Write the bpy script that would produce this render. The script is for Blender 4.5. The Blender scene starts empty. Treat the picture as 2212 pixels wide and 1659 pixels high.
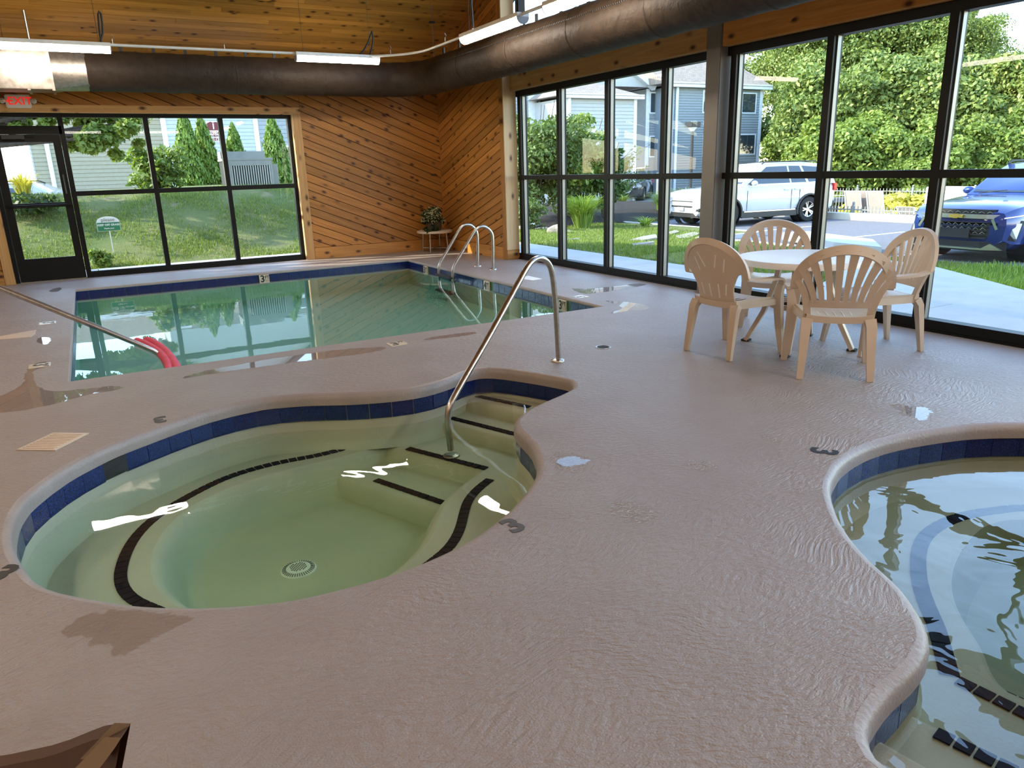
import bpy, bmesh, math, random
import numpy as np
from math import radians as R_, sin, cos, pi
from mathutils import Vector, Matrix
from mathutils.geometry import delaunay_2d_cdt

random.seed(7)
rng = np.random.default_rng(7)
S = bpy.context.scene
COL = S.collection

# ------------------------------------------------------------------ camera, sky, sun, exposure
CAM = np.array([0, 0, 1.45])
CM = np.array([[0.869874, -0.492412, -0.029136], [-0.163482, -0.232066, -0.958863], [0.465395, 0.838854, -0.282369]])
FPX = 1583.476
cd = bpy.data.cameras.new('camera'); cam = bpy.data.objects.new('camera', cd); COL.objects.link(cam)
cd.sensor_fit = 'HORIZONTAL'; cd.sensor_width = 36; cd.lens = FPX * 36 / 2212; cd.clip_end = 400
cam.matrix_world = Matrix(((CM[0][0], -CM[1][0], -CM[2][0], CAM[0]), (CM[0][1], -CM[1][1], -CM[2][1], CAM[1]),
                           (CM[0][2], -CM[1][2], -CM[2][2], CAM[2]), (0, 0, 0, 1)))
S.camera = cam

W = bpy.data.worlds.new('sky'); S.world = W; W.use_nodes = True
wn = W.node_tree.nodes; wl = W.node_tree.links
SUN_EL, SUN_AZ = R_(31), math.atan2(0.36, -0.93)
sky = wn.new('ShaderNodeTexSky'); sky.sky_type = 'NISHITA'; sky.sun_disc = False
sky.sun_elevation = SUN_EL; sky.sun_rotation = pi / 2 - SUN_AZ
sky.air_density = 1.0; sky.dust_density = 0.25; sky.ozone_density = 1.0
wn['Background'].inputs[1].default_value = 1.15
wl.new(sky.outputs[0], wn['Background'].inputs[0])

sd = bpy.data.lights.new('sun', 'SUN'); sd.energy = 10.0; sd.angle = R_(0.6); sd.color = (1.0, 0.90, 0.72)
so = bpy.data.objects.new('sun', sd); COL.objects.link(so)
sv = Vector((cos(SUN_EL) * cos(SUN_AZ), cos(SUN_EL) * sin(SUN_AZ), sin(SUN_EL)))
so.rotation_euler = sv.to_track_quat('Z', 'Y').to_euler(); so.location = sv * 60
LAMP_STRENGTH = 46.0

S.view_settings.view_transform = 'Standard'; S.view_settings.look = 'None'
S.view_settings.exposure = 0.0; S.view_settings.gamma = 1.0; S.view_settings.use_curve_mapping = False
cy = S.cycles
cy.max_bounces = 9; cy.diffuse_bounces = 4; cy.glossy_bounces = 4; cy.transmission_bounces = 4
cy.transparent_max_bounces = 24; cy.volume_bounces = 0
cy.caustics_reflective = False; cy.caustics_refractive = False; cy.sample_clamp_indirect = 6.0
cy.use_denoising = True

# ------------------------------------------------------------------ points on known planes (photograph pixel -> the plane it lies on)
def ray(x, y): return CM.T @ np.array([(x - 1106) / FPX, (y - 829.5) / FPX, 1.0])
def P(x, y, z=0.0):
    d = ray(x, y); p = CAM + d * ((z - CAM[2]) / d[2]); return (p[0], p[1], p[2])
def PY(x, y, Y):
    d = ray(x, y); p = CAM + d * (Y / d[1]); return (p[0], p[1], p[2])
def PX(x, y, X):
    d = ray(x, y); p = CAM + d * (X / d[0]); return (p[0], p[1], p[2])
def zm(ox, oy, s, pts): return [(ox + x * s, oy + y * s) for x, y in pts]

# ------------------------------------------------------------------ node materials
MATS = {}
class NT:
    def __init__(s, name):
        s.m = bpy.data.materials.new(name); s.m.use_nodes = True
        s.n = s.m.node_tree.nodes; s.l = s.m.node_tree.links
        s.out = s.n['Material Output']; s.b = s.n['Principled BSDF']; MATS[name] = s.m
    def new(s, t, **kw):
        nd = s.n.new('ShaderNode' + t)
        for k, v in kw.items():
            if k.startswith('i_'):
                k = k[2:]; k = int(k) if k.isdigit() else k.replace('_', ' ')
                nd.inputs[k].default_value = v
            else: setattr(nd, k, v)
        return nd
    def link(s, a, b): s.l.new(a, b)
    def coord(s, kind='Object', scale=(1, 1, 1), rot=(0, 0, 0), rnd=0.0):
        tc = s.new('TexCoord'); mp = s.new('Mapping'); mp.inputs['Scale'].default_value = scale; mp.inputs['Rotation'].default_value = rot
        s.link(tc.outputs[kind], mp.inputs['Vector'])
        if rnd:
            oi = s.new('ObjectInfo'); mu = s.new('Math', operation='MULTIPLY', i_1=rnd)
            s.link(oi.outputs['Random'], mu.inputs[0]); s.link(mu.outputs[0], mp.inputs['Location'])
        return mp.outputs[0]
    def noise(s, vec, scale, detail=3, rough=.55, dist=0.0):
        n = s.new('TexNoise'); n.inputs['Scale'].default_value = scale; n.inputs['Detail'].default_value = detail
        n.inputs['Roughness'].default_value = rough; n.inputs['Distortion'].default_value = dist
        s.link(vec, n.inputs['Vector']); return n.outputs[0]
    def ramp(s, fac, stops, interp='LINEAR'):
        r = s.new('ValToRGB'); e = r.color_ramp.elements; r.color_ramp.interpolation = interp
        while len(e) < len(stops): e.new(.5)
        for el, (p, c) in zip(e, stops):
            el.position = p; el.color = (*c, 1) if len(c) == 3 else c
        s.link(fac, r.inputs[0]); return r.outputs[0]
    def mix(s, fac, a, b, mode='MIX'):
        m = s.new('Mix', data_type='RGBA', blend_type=mode)
        for v, k in ((fac, 0), (a, 6), (b, 7)):
            if isinstance(v, (int, float)): m.inputs[k].default_value = v
            elif isinstance(v, tuple): m.inputs[k].default_value = (*v, 1) if len(v) == 3 else v
            else: s.link(v, m.inputs[k])
        return m.outputs[2]
    def bump(s, h, dist=.01, strength=1.0):
        b = s.new('Bump'); b.inputs['Distance'].default_value = dist; b.inputs['Strength'].default_value = strength
        s.link(h, b.inputs['Height']); return b.outputs[0]
    def base(s, v):
        if isinstance(v, tuple): s.b.inputs['Base Color'].default_value = (*v, 1)
        else: s.link(v, s.b.inputs['Base Color'])
    def set(s, **kw):
        for k, v in kw.items():
            k = k.replace('_', ' ')
            if hasattr(v, 'is_linked'): s.link(v, s.b.inputs[k])
            else: s.b.inputs[k].default_value = v
        return s

def simple(name, col, rough=.5, metal=0.0, var=.08, scale=6.0, bump=0.0, spec=.5, coat=0.0):
    t = NT(name); v = t.coord('Object')
    n = t.noise(v, scale, 3)
    lo = tuple(max(0, c * (1 - var)) for c in col); hi = tuple(min(1, c * (1 + var)) for c in col)
    t.base(t.ramp(n, [(.3, lo), (.7, hi)]))
    t.set(Roughness=rough, Metallic=metal); t.b.inputs['Specular IOR Level'].default_value = spec
    if coat: t.b.inputs['Coat Weight'].default_value = coat; t.b.inputs['Coat Roughness'].default_value = .03
    if bump: t.set(Normal=t.bump(t.noise(v, scale * 12, 4), bump))
    return t.m

# pool deck: troweled, brushed coating, warm grey with worn and damp patches
t = NT('deck'); v = t.coord('Object')
big = t.noise(v, .55, 4, .6); mid = t.noise(v, 2.6, 4, .6)
c1 = t.ramp(big, [(.25, (.305, .248, .222)), (.5, (.335, .289, .268)), (.75, (.355, .323, .312))])
c = t.mix(t.ramp(mid, [(.35, (0, 0, 0)), (.7, (.45, .45, .45))]), c1, (.29, .235, .21))
t.base(c)
wv = t.coord('Object'); warp = t.noise(wv, 1.1, 2); wm = t.new('VectorMath', operation='SCALE'); wm.inputs['Scale'].default_value = .55
sep = t.new('CombineXYZ'); t.link(warp, sep.inputs[0]); t.link(warp, sep.inputs[1]); t.link(sep.outputs[0], wm.inputs[0])
ad = t.new('VectorMath', operation='ADD'); t.link(wv, ad.inputs[0]); t.link(wm.outputs[0], ad.inputs[1])
mp = t.new('Mapping'); mp.inputs['Rotation'].default_value = (0, 0, R_(35)); mp.inputs['Scale'].default_value = (24, 62, 1); t.link(ad.outputs[0], mp.inputs[0])
n1 = t.noise(mp.outputs[0], 1.0, 2, .5); n2 = t.noise(v, 150, 3, .6)
hh = t.new('Math', operation='MULTIPLY_ADD', i_1=.35); t.link(n2, hh.inputs[0]); t.link(n1, hh.inputs[2])
t.set(Normal=t.bump(hh.outputs[0],   .011, 1.0), Roughness=t.ramp(big, [(.3, (.46,) * 3), (.7, (.34,) * 3)]))
t.b.inputs['Specular IOR Level'].default_value = .55

simple('coping', (.33, .285, .265), .42, var=.08, scale=5, bump=.003)
t = NT('blue_tile'); v = t.coord('Object', rnd=30.)
t.base(t.ramp(t.noise(v, 120, 3, .7), [(.42, (.003, .008, .055)), (.6, (.008, .028, .17)), (.80, (.03, .08, .30))]))
t.set(Roughness=.18, Normal=t.bump(t.noise(v, 90, 2), .001))
simple('navy_tile', (.008, .008, .018), .6, var=.25, scale=20, spec=.05)
simple('cream_tile', (.72, .62, .47), .25, var=.06)
simple('black_print', (.012, .012, .012), .45)
simple('grout', (.62, .60, .54), .7)
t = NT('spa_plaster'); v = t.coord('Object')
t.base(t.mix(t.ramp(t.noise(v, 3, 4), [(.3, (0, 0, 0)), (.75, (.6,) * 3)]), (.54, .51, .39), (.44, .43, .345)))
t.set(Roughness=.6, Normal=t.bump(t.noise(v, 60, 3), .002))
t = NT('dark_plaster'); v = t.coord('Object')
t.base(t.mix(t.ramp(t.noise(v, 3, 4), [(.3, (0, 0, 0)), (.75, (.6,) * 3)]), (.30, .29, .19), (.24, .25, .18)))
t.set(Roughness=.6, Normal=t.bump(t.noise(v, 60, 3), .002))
t = NT('pool_plaster'); v = t.coord('Object')
t.base(t.mix(t.ramp(t.noise(v, 1.5, 4), [(.3, (0, 0, 0)), (.75, (.5,) * 3)]), (.13, .34, .25), (.105, .30, .225))); t.set(Roughness=.6)

def facing_fresnel(t, ior, normal=None):
    fr = t.new('Fresnel'); fr.inputs[0].default_value = ior
    if normal is not None: t.link(normal, fr.inputs['Normal'])
    ge = t.new('NewGeometry'); iv = t.new('Math', operation='SUBTRACT', i_0=1.0); t.link(ge.outputs['Backfacing'], iv.inputs[1])
    mu = t.new('Math', operation='MULTIPLY'); t.link(fr.outputs[0], mu.inputs[0]); t.link(iv.outputs[0], mu.inputs[1]); return mu.outputs[0]
def water(name, absorb, density, wave, dist, ior=1.36):
    t = NT(name); v = t.coord('Object'); n = t.noise(v, wave, 2, .45, .6); n2 = t.noise(v, .7, 2)
    pr = t.new('Math', operation='MULTIPLY'); t.link(n, pr.inputs[0]); t.link(t.ramp(n2, [(.38, (.12,) * 3), (.72, (1,) * 3)]), pr.inputs[1])
    bp = t.bump(pr.outputs[0], dist, 1.0)
    tr = t.new('BsdfTransparent'); tr.inputs[0].default_value = (1, 1, 1, 1)
    gl = t.new('BsdfGlossy'); gl.inputs['Roughness'].default_value = .0; t.link(bp, gl.inputs['Normal'])
    fr = facing_fresnel(t, ior, bp)
    mx = t.new('MixShader'); t.link(fr, mx.inputs[0]); t.link(tr.outputs[0], mx.inputs[1]); t.link(gl.outputs[0], mx.inputs[2])
    t.link(mx.outputs[0], t.out.inputs['Surface']); t.n.remove(t.b)
    va = t.new('VolumeAbsorption'); va.inputs[0].default_value = (*absorb, 1); va.inputs[1].default_value = density
    t.link(va.outputs[0], t.out.inputs['Volume'])
water('spa_water', (.55, .86, .68), .9, 2.2, .006)
water('pool_water', (.40, .86, .74), .12, 3.0, .0010, 1.42)
water('blue_spa_water', (.45, .85, .74), .7, 4.5, .010, 1.85)

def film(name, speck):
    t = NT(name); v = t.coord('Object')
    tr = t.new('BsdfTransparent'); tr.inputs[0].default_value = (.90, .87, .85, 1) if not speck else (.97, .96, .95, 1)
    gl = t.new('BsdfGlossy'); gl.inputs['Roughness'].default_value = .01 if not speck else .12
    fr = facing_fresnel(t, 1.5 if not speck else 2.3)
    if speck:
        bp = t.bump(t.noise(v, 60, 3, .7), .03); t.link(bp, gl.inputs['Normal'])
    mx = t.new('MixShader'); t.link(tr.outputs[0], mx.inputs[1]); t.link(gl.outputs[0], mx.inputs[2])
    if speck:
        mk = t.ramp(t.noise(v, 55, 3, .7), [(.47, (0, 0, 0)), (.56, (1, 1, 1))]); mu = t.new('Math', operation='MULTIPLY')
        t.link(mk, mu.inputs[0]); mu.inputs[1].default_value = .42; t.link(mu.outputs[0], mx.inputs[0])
        df = t.new('BsdfDiffuse'); df.inputs[0].default_value = (.62, .60, .58, 1); m2 = t.new('MixShader'); t.link(fr, m2.inputs[0])  # white glints on the wet film, painted in as pale diffuse specks
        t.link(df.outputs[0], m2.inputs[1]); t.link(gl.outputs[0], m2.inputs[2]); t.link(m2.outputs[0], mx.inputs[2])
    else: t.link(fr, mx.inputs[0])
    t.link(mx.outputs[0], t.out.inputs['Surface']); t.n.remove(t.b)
film('puddle', False); film('wet_painted_glint', True)

def pine(name, lo, hi, knot, scale_k=3.4, axes='xyz'):
    t = NT(name); tc = t.new('TexCoord'); oi = t.new('ObjectInfo')
    sx = t.new('SeparateXYZ'); cx_ = t.new('CombineXYZ'); t.link(tc.outputs['Object'], sx.inputs[0])
    for k_, ch in enumerate(axes): t.link(sx.outputs['xyz'.index(ch)], cx_.inputs[k_])
    off = t.new('Vector' + 'Math', operation='SCALE'); off.inputs[0].default_value = (37.1, 11.7, 23.3)
    t.link(oi.outputs['Random'], off.inputs['Scale'])
    ad = t.new('VectorMath', operation='ADD'); t.link(cx_.outputs[0], ad.inputs[0]); t.link(off.outputs[0], ad.inputs[1])
    def mapped(sc):
        mp = t.new('Mapping'); mp.inputs['Scale'].default_value = sc; t.link(ad.outputs[0], mp.inputs[0]); return mp.outputs[0]
    g = t.noise(mapped((1.2, 22, 22)), 1.0, 4, .6, .8)
    col = t.ramp(g, [(.28, lo), (.52, tuple((a + b) / 2 for a, b in zip(lo, hi))), (.75, hi)])
    vor = t.new('TexVoronoi', feature='F1', voronoi_dimensions='2D'); vor.inputs['Scale'].default_value = 1.0
    t.link(mapped((scale_k, scale_k * 1.9, scale_k)), vor.inputs['Vector'])
    kn = t.ramp(vor.outputs['Distance'], [(.07, (1, 1, 1)), (.11, (.6,) * 3), (.22, (0, 0, 0))])
    gate = t.ramp(vor.outputs['Color'], [(0, (0, 0, 0)), (.46, (.55,) * 3), (.58, (1, 1, 1))], 'CONSTANT')
    km = t.mix(1.0, kn, gate, 'MULTIPLY')
    col = t.mix(km, col, knot)
    br = t.ramp(oi.outputs['Random'], [(0, (.72,) * 3), (.5, (.95, .93, .9)), (1, (1.18, 1.15, 1.1))])
    col = t.mix(1.0, col, br, 'MULTIPLY')
    t.base(col); t.set(Roughness=.42, Normal=t.bump(g, .0015)); t.b.inputs['Specular IOR Level'].default_value = .4
pine('pine_plank', (.33, .13, .022), (.56, .255, .06), (.06, .018, .006))
pine('pine_ceiling', (.34, .15, .025), (.52, .26, .06), (.055, .018, .006))
for sfx, ax_ in (('', 'xzy'), ('_up', 'zxy'), ('_y', 'yzx')):
    pine('pine_trim' + sfx, (.47, .25, .09), (.66, .40, .17), (.08, .03, .012), 3.0, ax_)
    pine('pine_jamb' + sfx, (.60, .42, .22), (.76, .57, .34), (.12, .05, .02), 3.0, ax_)
    pine('pine_base' + sfx, (.36, .15, .03), (.56, .28, .075), (.06, .02, .006), 3.0, ax_)
simple('backing', (.05, .022, .007), .9)
simple('black_frame', (.005, .005, .005), .45, var=.2, spec=.22)
simple('frame_silver', (.17, .165, .155), .4, metal=.85)
simple('column_brown', (.17, .155, .14), .38, var=.05)
t = NT('glass'); gl = t.new('BsdfGlossy'); gl.inputs['Roughness'].default_value = 0
tr = t.new('BsdfTransparent'); tr.inputs[0].default_value = (.965, .98, .97, 1)
fr = facing_fresnel(t, 1.30)
mx = t.new('MixShader'); t.link(fr, mx.inputs[0]); t.link(tr.outputs[0], mx.inputs[1]); t.link(gl.outputs[0], mx.inputs[2])
t.link(mx.outputs[0], t.out.inputs['Surface']); t.n.remove(t.b)
t = NT('steel'); v = t.coord('Object', scale=(1, 1, 1))
t.base(t.ramp(t.noise(v, 30, 3), [(.3, (.42, .40, .37)), (.7, (.54, .51, .48))])); t.set(Metallic=1.0, Roughness=.28)
simple('steel_dull', (.38, .36, .33), .35, metal=1.0)
simple('black_rubber', (.015, .015, .016), .6)
t = NT('duct_fabric'); v = t.coord('Object', scale=(1, 1, 1))
t.base(t.ramp(t.noise(v, 8, 4), [(.3, (.030, .019, .012)), (.7, (.050, .032, .021))]))
t.set(Roughness=.55, Normal=t.bump(t.noise(v, 14, 3, .55, .5), .02, .5)); t.b.inputs['Specular IOR Level'].default_value = .22 
t = NT('galvanized'); v = t.coord('Object')
t.base(t.ramp(t.noise(v, 25, 3), [(.3, (.34, .32, .29)), (.7, (.50, .47, .43))])); t.set(Metallic=1.0, Roughness=.30, Normal=t.bump(t.noise(v, 2.2, 2), .03, .6))
def emit(name, col, strength):
    t = NT(name); t.base((.9, .88, .82)); t.b.inputs['Emission Color'].default_value = (*col, 1); t.b.inputs['Emission Strength'].default_value = strength
emit('lamp_lens', (1.0, .89, .74), LAMP_STRENGTH)
emit('exit_red', (1.0, .02, .015), .55); MATS['exit_red'].node_tree.nodes['Principled BSDF'].inputs['Base Color'].default_value = (.7, .01, .01, 1)
simple('white_enamel', (.78, .75, .70), .35)
simple('white_plastic', (.82, .81, .78), .4)
simple('grey_plastic', (.33, .35, .37), .45)
simple('resin_beige', (.62, .515, .41), .36, var=.05, scale=4)
simple('resin_white', (.82, .79, .76), .33, var=.04)
simple('pink_foam', (.68, .085, .15), .75, var=.1, bump=.001, scale=8)
simple('brown_panel', (.055, .020, .011), .45, var=.2)
simple('tan_edge', (.20, .145, .095), .5)
simple('pot', (.08, .06, .04), .6)
simple('concrete', (.56, .555, .535), .85, var=.07, scale=3, bump=.002)
simple('concrete_warm', (.62, .57, .47), .85, var=.08, scale=3)
simple('asphalt', (.16, .16, .17), .85, var=.12, scale=8, bump=.004)
simple('line_paint', (.72, .72, .72), .7)
simple('mulch', (.030, .022, .016), .95, var=.6, scale=30, bump=.03)
simple('flagstone', (.31, .275, .215), .85, var=.15, scale=8)
simple('bark', (.10, .075, .055), .9, var=.3, scale=12, bump=.02)
t = NT('turf'); v = t.coord('Object')
g = t.mix(t.ramp(t.noise(v, .9, 4, .6), [(.35, (0, 0, 0)), (.7, (1, 1, 1))]), (.15, .20, .045), (.26, .265, .08))
g = t.mix(t.ramp(t.noise(v, 2.3, 5, .7), [(.55, (0, 0, 0)), (.68, (.9,) * 3)]), g, (.40, .31, .17))
t.base(t.mix(t.ramp(t.noise(v, 45, 3, .7), [(.3, (0, 0, 0)), (.7, (.55,) * 3)]), g, (.05, .09, .015))); t.set(Roughness=.9, Normal=t.bump(t.noise(v, 60, 3), .04))
def leaf(name, a, b, trans=.35):
    t = NT(name); ge = t.new('NewGeometry'); oi = t.new('ObjectInfo')
    c = t.ramp(ge.outputs['Random Per Island'], [(0, a), (1, b)])
    br = t.ramp(oi.outputs['Random'], [(0, (.8, .85, .8)), (1, (1.15, 1.1, 1.0))])
    c = t.mix(1.0, c, br, 'MULTIPLY'); t.base(c); t.set(Roughness=.55)
    tl = t.new('BsdfTranslucent'); t.link(t.mix(1.0, c, (1.25, 1.25, .7), 'MULTIPLY'), tl.inputs[0])
    mx = t.new('MixShader'); mx.inputs[0].default_value = trans; t.link(t.b.outputs[0], mx.inputs[1]); t.link(tl.outputs[0], mx.inputs[2])
    t.link(mx.outputs[0], t.out.inputs['Surface'])
leaf('leaf_tree', (.12, .20, .035), (.30, .38, .09))
leaf('leaf_forest', (.085, .15, .035), (.31, .37, .095), .24)
leaf('leaf_dark', (.028, .055, .012), (.075, .12, .025))
leaf('leaf_arborvitae', (.10, .19, .03), (.24, .36, .06), .25)
leaf('leaf_shrub', (.07, .13, .03), (.18, .25, .07))
leaf('leaf_yellow', (.42, .40, .06), (.66, .58, .12))
leaf('leaf_indoor', (.012, .03, .010), (.055, .085, .03), .12)
leaf('leaf_cream', (.35, .36, .22), (.55, .55, .38), .2)
leaf('grass_blade', (.10, .17, .025), (.27, .34, .07))
leaf('grass_lush', (.12, .22, .03), (.30, .42, .09))
simple('siding_blue', (.42, .475, .50), .7, var=.04); simple('siding_grey', (.29, .325, .34), .7, var=.06); simple('siding_tan', (.31, .29, .20), .7, var=.06)
simple('siding_white', (.43, .45, .45), .7, var=.04); simple('shingle_dark', (.075, .078, .08), .9, var=.3, scale=14)
t = NT('roof_shingle'); v = t.coord('Object'); br = t.new('TexBrick'); br.inputs['Scale'].default_value = 3.2
br.inputs['Color1'].default_value = (.40, .33, .26, 1); br.inputs['Color2'].default_value = (.28, .235, .19, 1); br.inputs['Mortar'].default_value = (.15, .12, .10, 1)
br.inputs['Mortar Size'].default_value = .02; mp = t.new('Mapping'); tc = t.new('TexCoord'); t.link(tc.outputs['Object'], mp.inputs[0]); t.link(mp.outputs[0], br.inputs['Vector'])
t.base(br.outputs['Color']); t.set(Roughness=.9)
simple('trim_white', (.74, .78, .80), .6)
t = NT('dark_glass'); t.base((.035, .05, .06)); t.set(Roughness=.05); t.b.inputs['Specular IOR Level'].default_value = .9
t = NT('car_glass'); t.base((.02, .03, .04)); t.set(Roughness=.03); t.b.inputs['Specular IOR Level'].default_value = 1.0
simple('car_white', (.62, .63, .65), .25, var=.01, coat=1.0); simple('car_silver', (.45, .46, .46), .3, metal=.6, var=.02, coat=1.0)
simple('car_blue', (.008, .032, .18), .28, var=.05, coat=1.0, metal=.25); simple('car_dark', (.05, .045, .045), .3, coat=1.0)
simple('chrome', (.78, .78, .78), .28, metal=1.0); simple('black_trim', (.018, .018, .019), .5)
simple('tire', (.022, .021, .020), .85); simple('alloy', (.62, .62, .61), .3, metal=.9)
simple('red_lens', (.55, .02, .02), .2); simple('lamp_clear', (.55, .56, .55), .12, metal=.3); simple('gold', (.80, .55, .12), .3, metal=.6)
simple('fence_bronze', (.23, .235, .215), .5); simple('sling_tan', (.30, .255, .22), .7); simple('ac_grey', (.235, .25, .225), .5)
simple('ac_louver', (.42, .44, .40), .4, metal=.4); simple('ac_dark', (.02, .022, .02), .8)
simple('sign_maroon', (.14, .012, .022), .5); simple('sign_white', (.82, .82, .80), .5); simple('sign_green', (.03, .20, .09), .5)
simple('plate_blue', (.25, .42, .70), .5)
# ------------------------------------------------------------------ mesh helpers
ORG = {}
class MB:
    def __init__(s): s.v = []; s.f = []
    def add(s, vs, fs):
        o = len(s.v); s.v += [tuple(map(float, p)) for p in vs]; s.f += [tuple(i + o for i in f) for f in fs]; return s
    def box(s, a, b, M=None):
        x0, y0, z0 = a; x1, y1, z1 = b
        vs = [(x0, y0, z0), (x1, y0, z0), (x1, y1, z0), (x0, y1, z0), (x0, y0, z1), (x1, y0, z1), (x1, y1, z1), (x0, y1, z1)]
        if M is not None: vs = [M @ Vector(p) for p in vs]
        return s.add(vs, [(3, 2, 1, 0), (4, 5, 6, 7), (0, 1, 5, 4), (1, 2, 6, 5), (2, 3, 7, 6), (3, 0, 4, 7)])
    def prism(s, poly, z0, z1):       # convex or simple polygon in XY, ccw
        n = len(poly)
        if sum(poly[i][0] * poly[(i + 1) % n][1] - poly[(i + 1) % n][0] * poly[i][1] for i in range(n)) < 0: poly = poly[::-1]
        vs = [(x, y, z0) for x, y in poly] + [(x, y, z1) for x, y in poly]
        return s.add(vs, [tuple(range(n))[::-1], tuple(range(n, 2 * n))] + [(i, (i + 1) % n, n + (i + 1) % n, n + i) for i in range(n)])
    def frames(s, path, closed=False):
        path = [Vector(p) for p in path]; out = []; up = None
        for i, p in enumerate(path):
            if closed: tg = (path[(i + 1) % len(path)] - path[i - 1]).normalized()
            else: tg = (path[min(i + 1, len(path) - 1)] - path[max(i - 1, 0)]).normalized()
            if up is None:
                up = Vector((0, 0, 1)) if abs(tg.z) < .9 else Vector((0, 1, 0))
            up = (up - tg * up.dot(tg)).normalized(); out.append((p, tg, up, tg.cross(up)))
        return out
    def tube(s, path, r, n=10, caps=True, closed=False):
        fr = s.frames(path, closed); m = len(fr); vs = []; fs = []
        rr = r if isinstance(r, (list, tuple)) else [r] * m
        for (p, tg, up, sd), q in zip(fr, rr):
            for k in range(n):
                a = 2 * pi * k / n; vs.append(p + up * (q * cos(a)) + sd * (q * sin(a)))
        for i in range(m if closed else m - 1):
            j = (i + 1) % m
            for k in range(n):
                fs.append((i * n + k, i * n + (k + 1) % n, j * n + (k + 1) % n, j * n + k))
        if caps and not closed: fs += [tuple(range(n))[::-1], tuple(range((m - 1) * n, m * n))]
        return s.add(vs, fs)
    def strap(s, path, w, t, side=None, caps=True):   # rectangular section; w across `side`, t across the third axis
        m = len(path); vs = []; fs = []; path = [Vector(p) for p in path]
        ws = w if isinstance(w, (list, tuple)) else [w] * m; ts = t if isinstance(t, (list, tuple)) else [t] * m
        for i, p in enumerate(path):
            tg = (path[min(i + 1, m - 1)] - path[max(i - 1, 0)]).normalized()
            sd = side[i] if isinstance(side, list) else side
            sd = Vector(sd) if sd is not None else Vector((0, 0, 1)).cross(tg)
            sd = (sd - tg * sd.dot(tg)).normalized(); nn = tg.cross(sd)
            a, b = ws[i] / 2, ts[i] / 2
            vs += [p - sd * a - nn * b, p + sd * a - nn * b, p + sd * a + nn * b, p - sd * a + nn * b]
        for i in range(m - 1):
            for k in range(4): fs.append((i * 4 + k, i * 4 + (k + 1) % 4, i * 4 + 4 + (k + 1) % 4, i * 4 + 4 + k))
        if caps: fs += [(3, 2, 1, 0), tuple((m - 1) * 4 + k for k in range(4))]
        return s.add(vs, fs)
    def lathe(s, prof, c=(0, 0, 0), n=24, axis='z', caps=True):
        vs = []; fs = []; m = len(prof)
        for r, h in prof:
            for k in range(n):
                a = 2 * pi * k / n; x, y = r * cos(a), r * sin(a)
                p = (x, y, h) if axis == 'z' else ((h, x, y) if axis == 'x' else (y, h, x))
                vs.append((p[0] + c[0], p[1] + c[1], p[2] + c[2]))
        for i in range(m - 1):
            for k in range(n): fs.append((i * n + k, i * n + (k + 1) % n, (i + 1) * n + (k + 1) % n, (i + 1) * n + k))
        if caps: fs += [tuple(range(n))[::-1], tuple(range((m - 1) * n, m * n))]
        return s.add(vs, fs)
    def sphere(s, c, r, n=12, m=8, sc=(1, 1, 1)):
        pr = [(max(1e-4, r * sin(pi * i / m)), -r * cos(pi * i / m)) for i in range(m + 1)]
        b = MB().lathe(pr, n=n); return s.add([(p[0] * sc[0] + c[0], p[1] * sc[1] + c[1], p[2] * sc[2] + c[2]) for p in b.v], b.f)
    def grid(s, rows, closed_u=False):
        m, n = len(rows), len(rows[0]); vs = [p for r in rows for p in r]; fs = []
        for i in range(m - 1):
            for k in range(n if closed_u else n - 1): fs.append((i * n + k, i * n + (k + 1) % n, (i + 1) * n + (k + 1) % n, (i + 1) * n + k))
        return s.add(vs, fs)
    def mesh(s, name, smooth=None):
        me = bpy.data.meshes.new(name); me.from_pydata(s.v, [], s.f); me.validate()
        if smooth is not None:
            for p in me.polygons: p.use_smooth = True
            me.set_sharp_from_angle(angle=R_(smooth))
        return me

def put(name, data, mat, parent=None, loc=(0, 0, 0), rot=(0, 0, 0), kind=None, label=None, M=None):
    o = bpy.data.objects.new(name, data); COL.objects.link(o)
    if data is not None and mat is not None:
        if len(data.materials) == 0: data.materials.append(MATS[mat])
    if M is not None: o.matrix_local = M
    else: o.location = loc; o.rotation_euler = rot
    if parent is not None: o.parent = parent
    if kind: o['kind'] = kind
    if label: o['label'] = label
    return o
def part(name, mb, mat, parent, smooth=None, kind=None, label=None, world=False, recalc=True, bevel=0.0, loc=(0, 0, 0), rot=(0, 0, 0)):
    if world:
        q = Vector((0, 0, 0)); a = parent
        while a is not None: q += a.location; a = a.parent
        mb.v = [(x - q.x, y - q.y, z - q.z) for x, y, z in mb.v]
    me = mb.mesh(name, smooth)
    if recalc or bevel:
        bm = bmesh.new(); bm.from_mesh(me)
        if recalc: bmesh.ops.recalc_face_normals(bm, faces=bm.faces)
        if bevel: bmesh.ops.bevel(bm, geom=bm.edges[:], offset=bevel, segments=2, affect='EDGES', clamp_overlap=True)
        bm.to_mesh(me); bm.free()
        if smooth is not None:
            for p in me.polygons: p.use_smooth = True
            me.set_sharp_from_angle(angle=R_(smooth))
    return put(name, me, mat, parent, kind=kind, label=label, loc=loc, rot=rot)
def thing(name, label, cat, loc=(0, 0, 0), rz=0.0, group=None):
    o = put(name, None, None, None, loc, (0, 0, rz)); o['label'] = label; o['category'] = cat; o.empty_display_size = .1
    if group: o['group'] = group
    return o
def tag(o, label, cat, group=None, kind=None):
    o['label'] = label; o['category'] = cat
    if group: o['group'] = group
    if kind: o['kind'] = kind
    return o
def solo(name, mb, mat, label, cat, group=None, loc=(0, 0, 0), **kw):
    o = part(name, mb, mat, None, **kw)
    return tag(o, label, cat, group)
def structure(name, mb, mat, **kw): return part(name, mb, mat, None, kind='structure', **kw)
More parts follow.
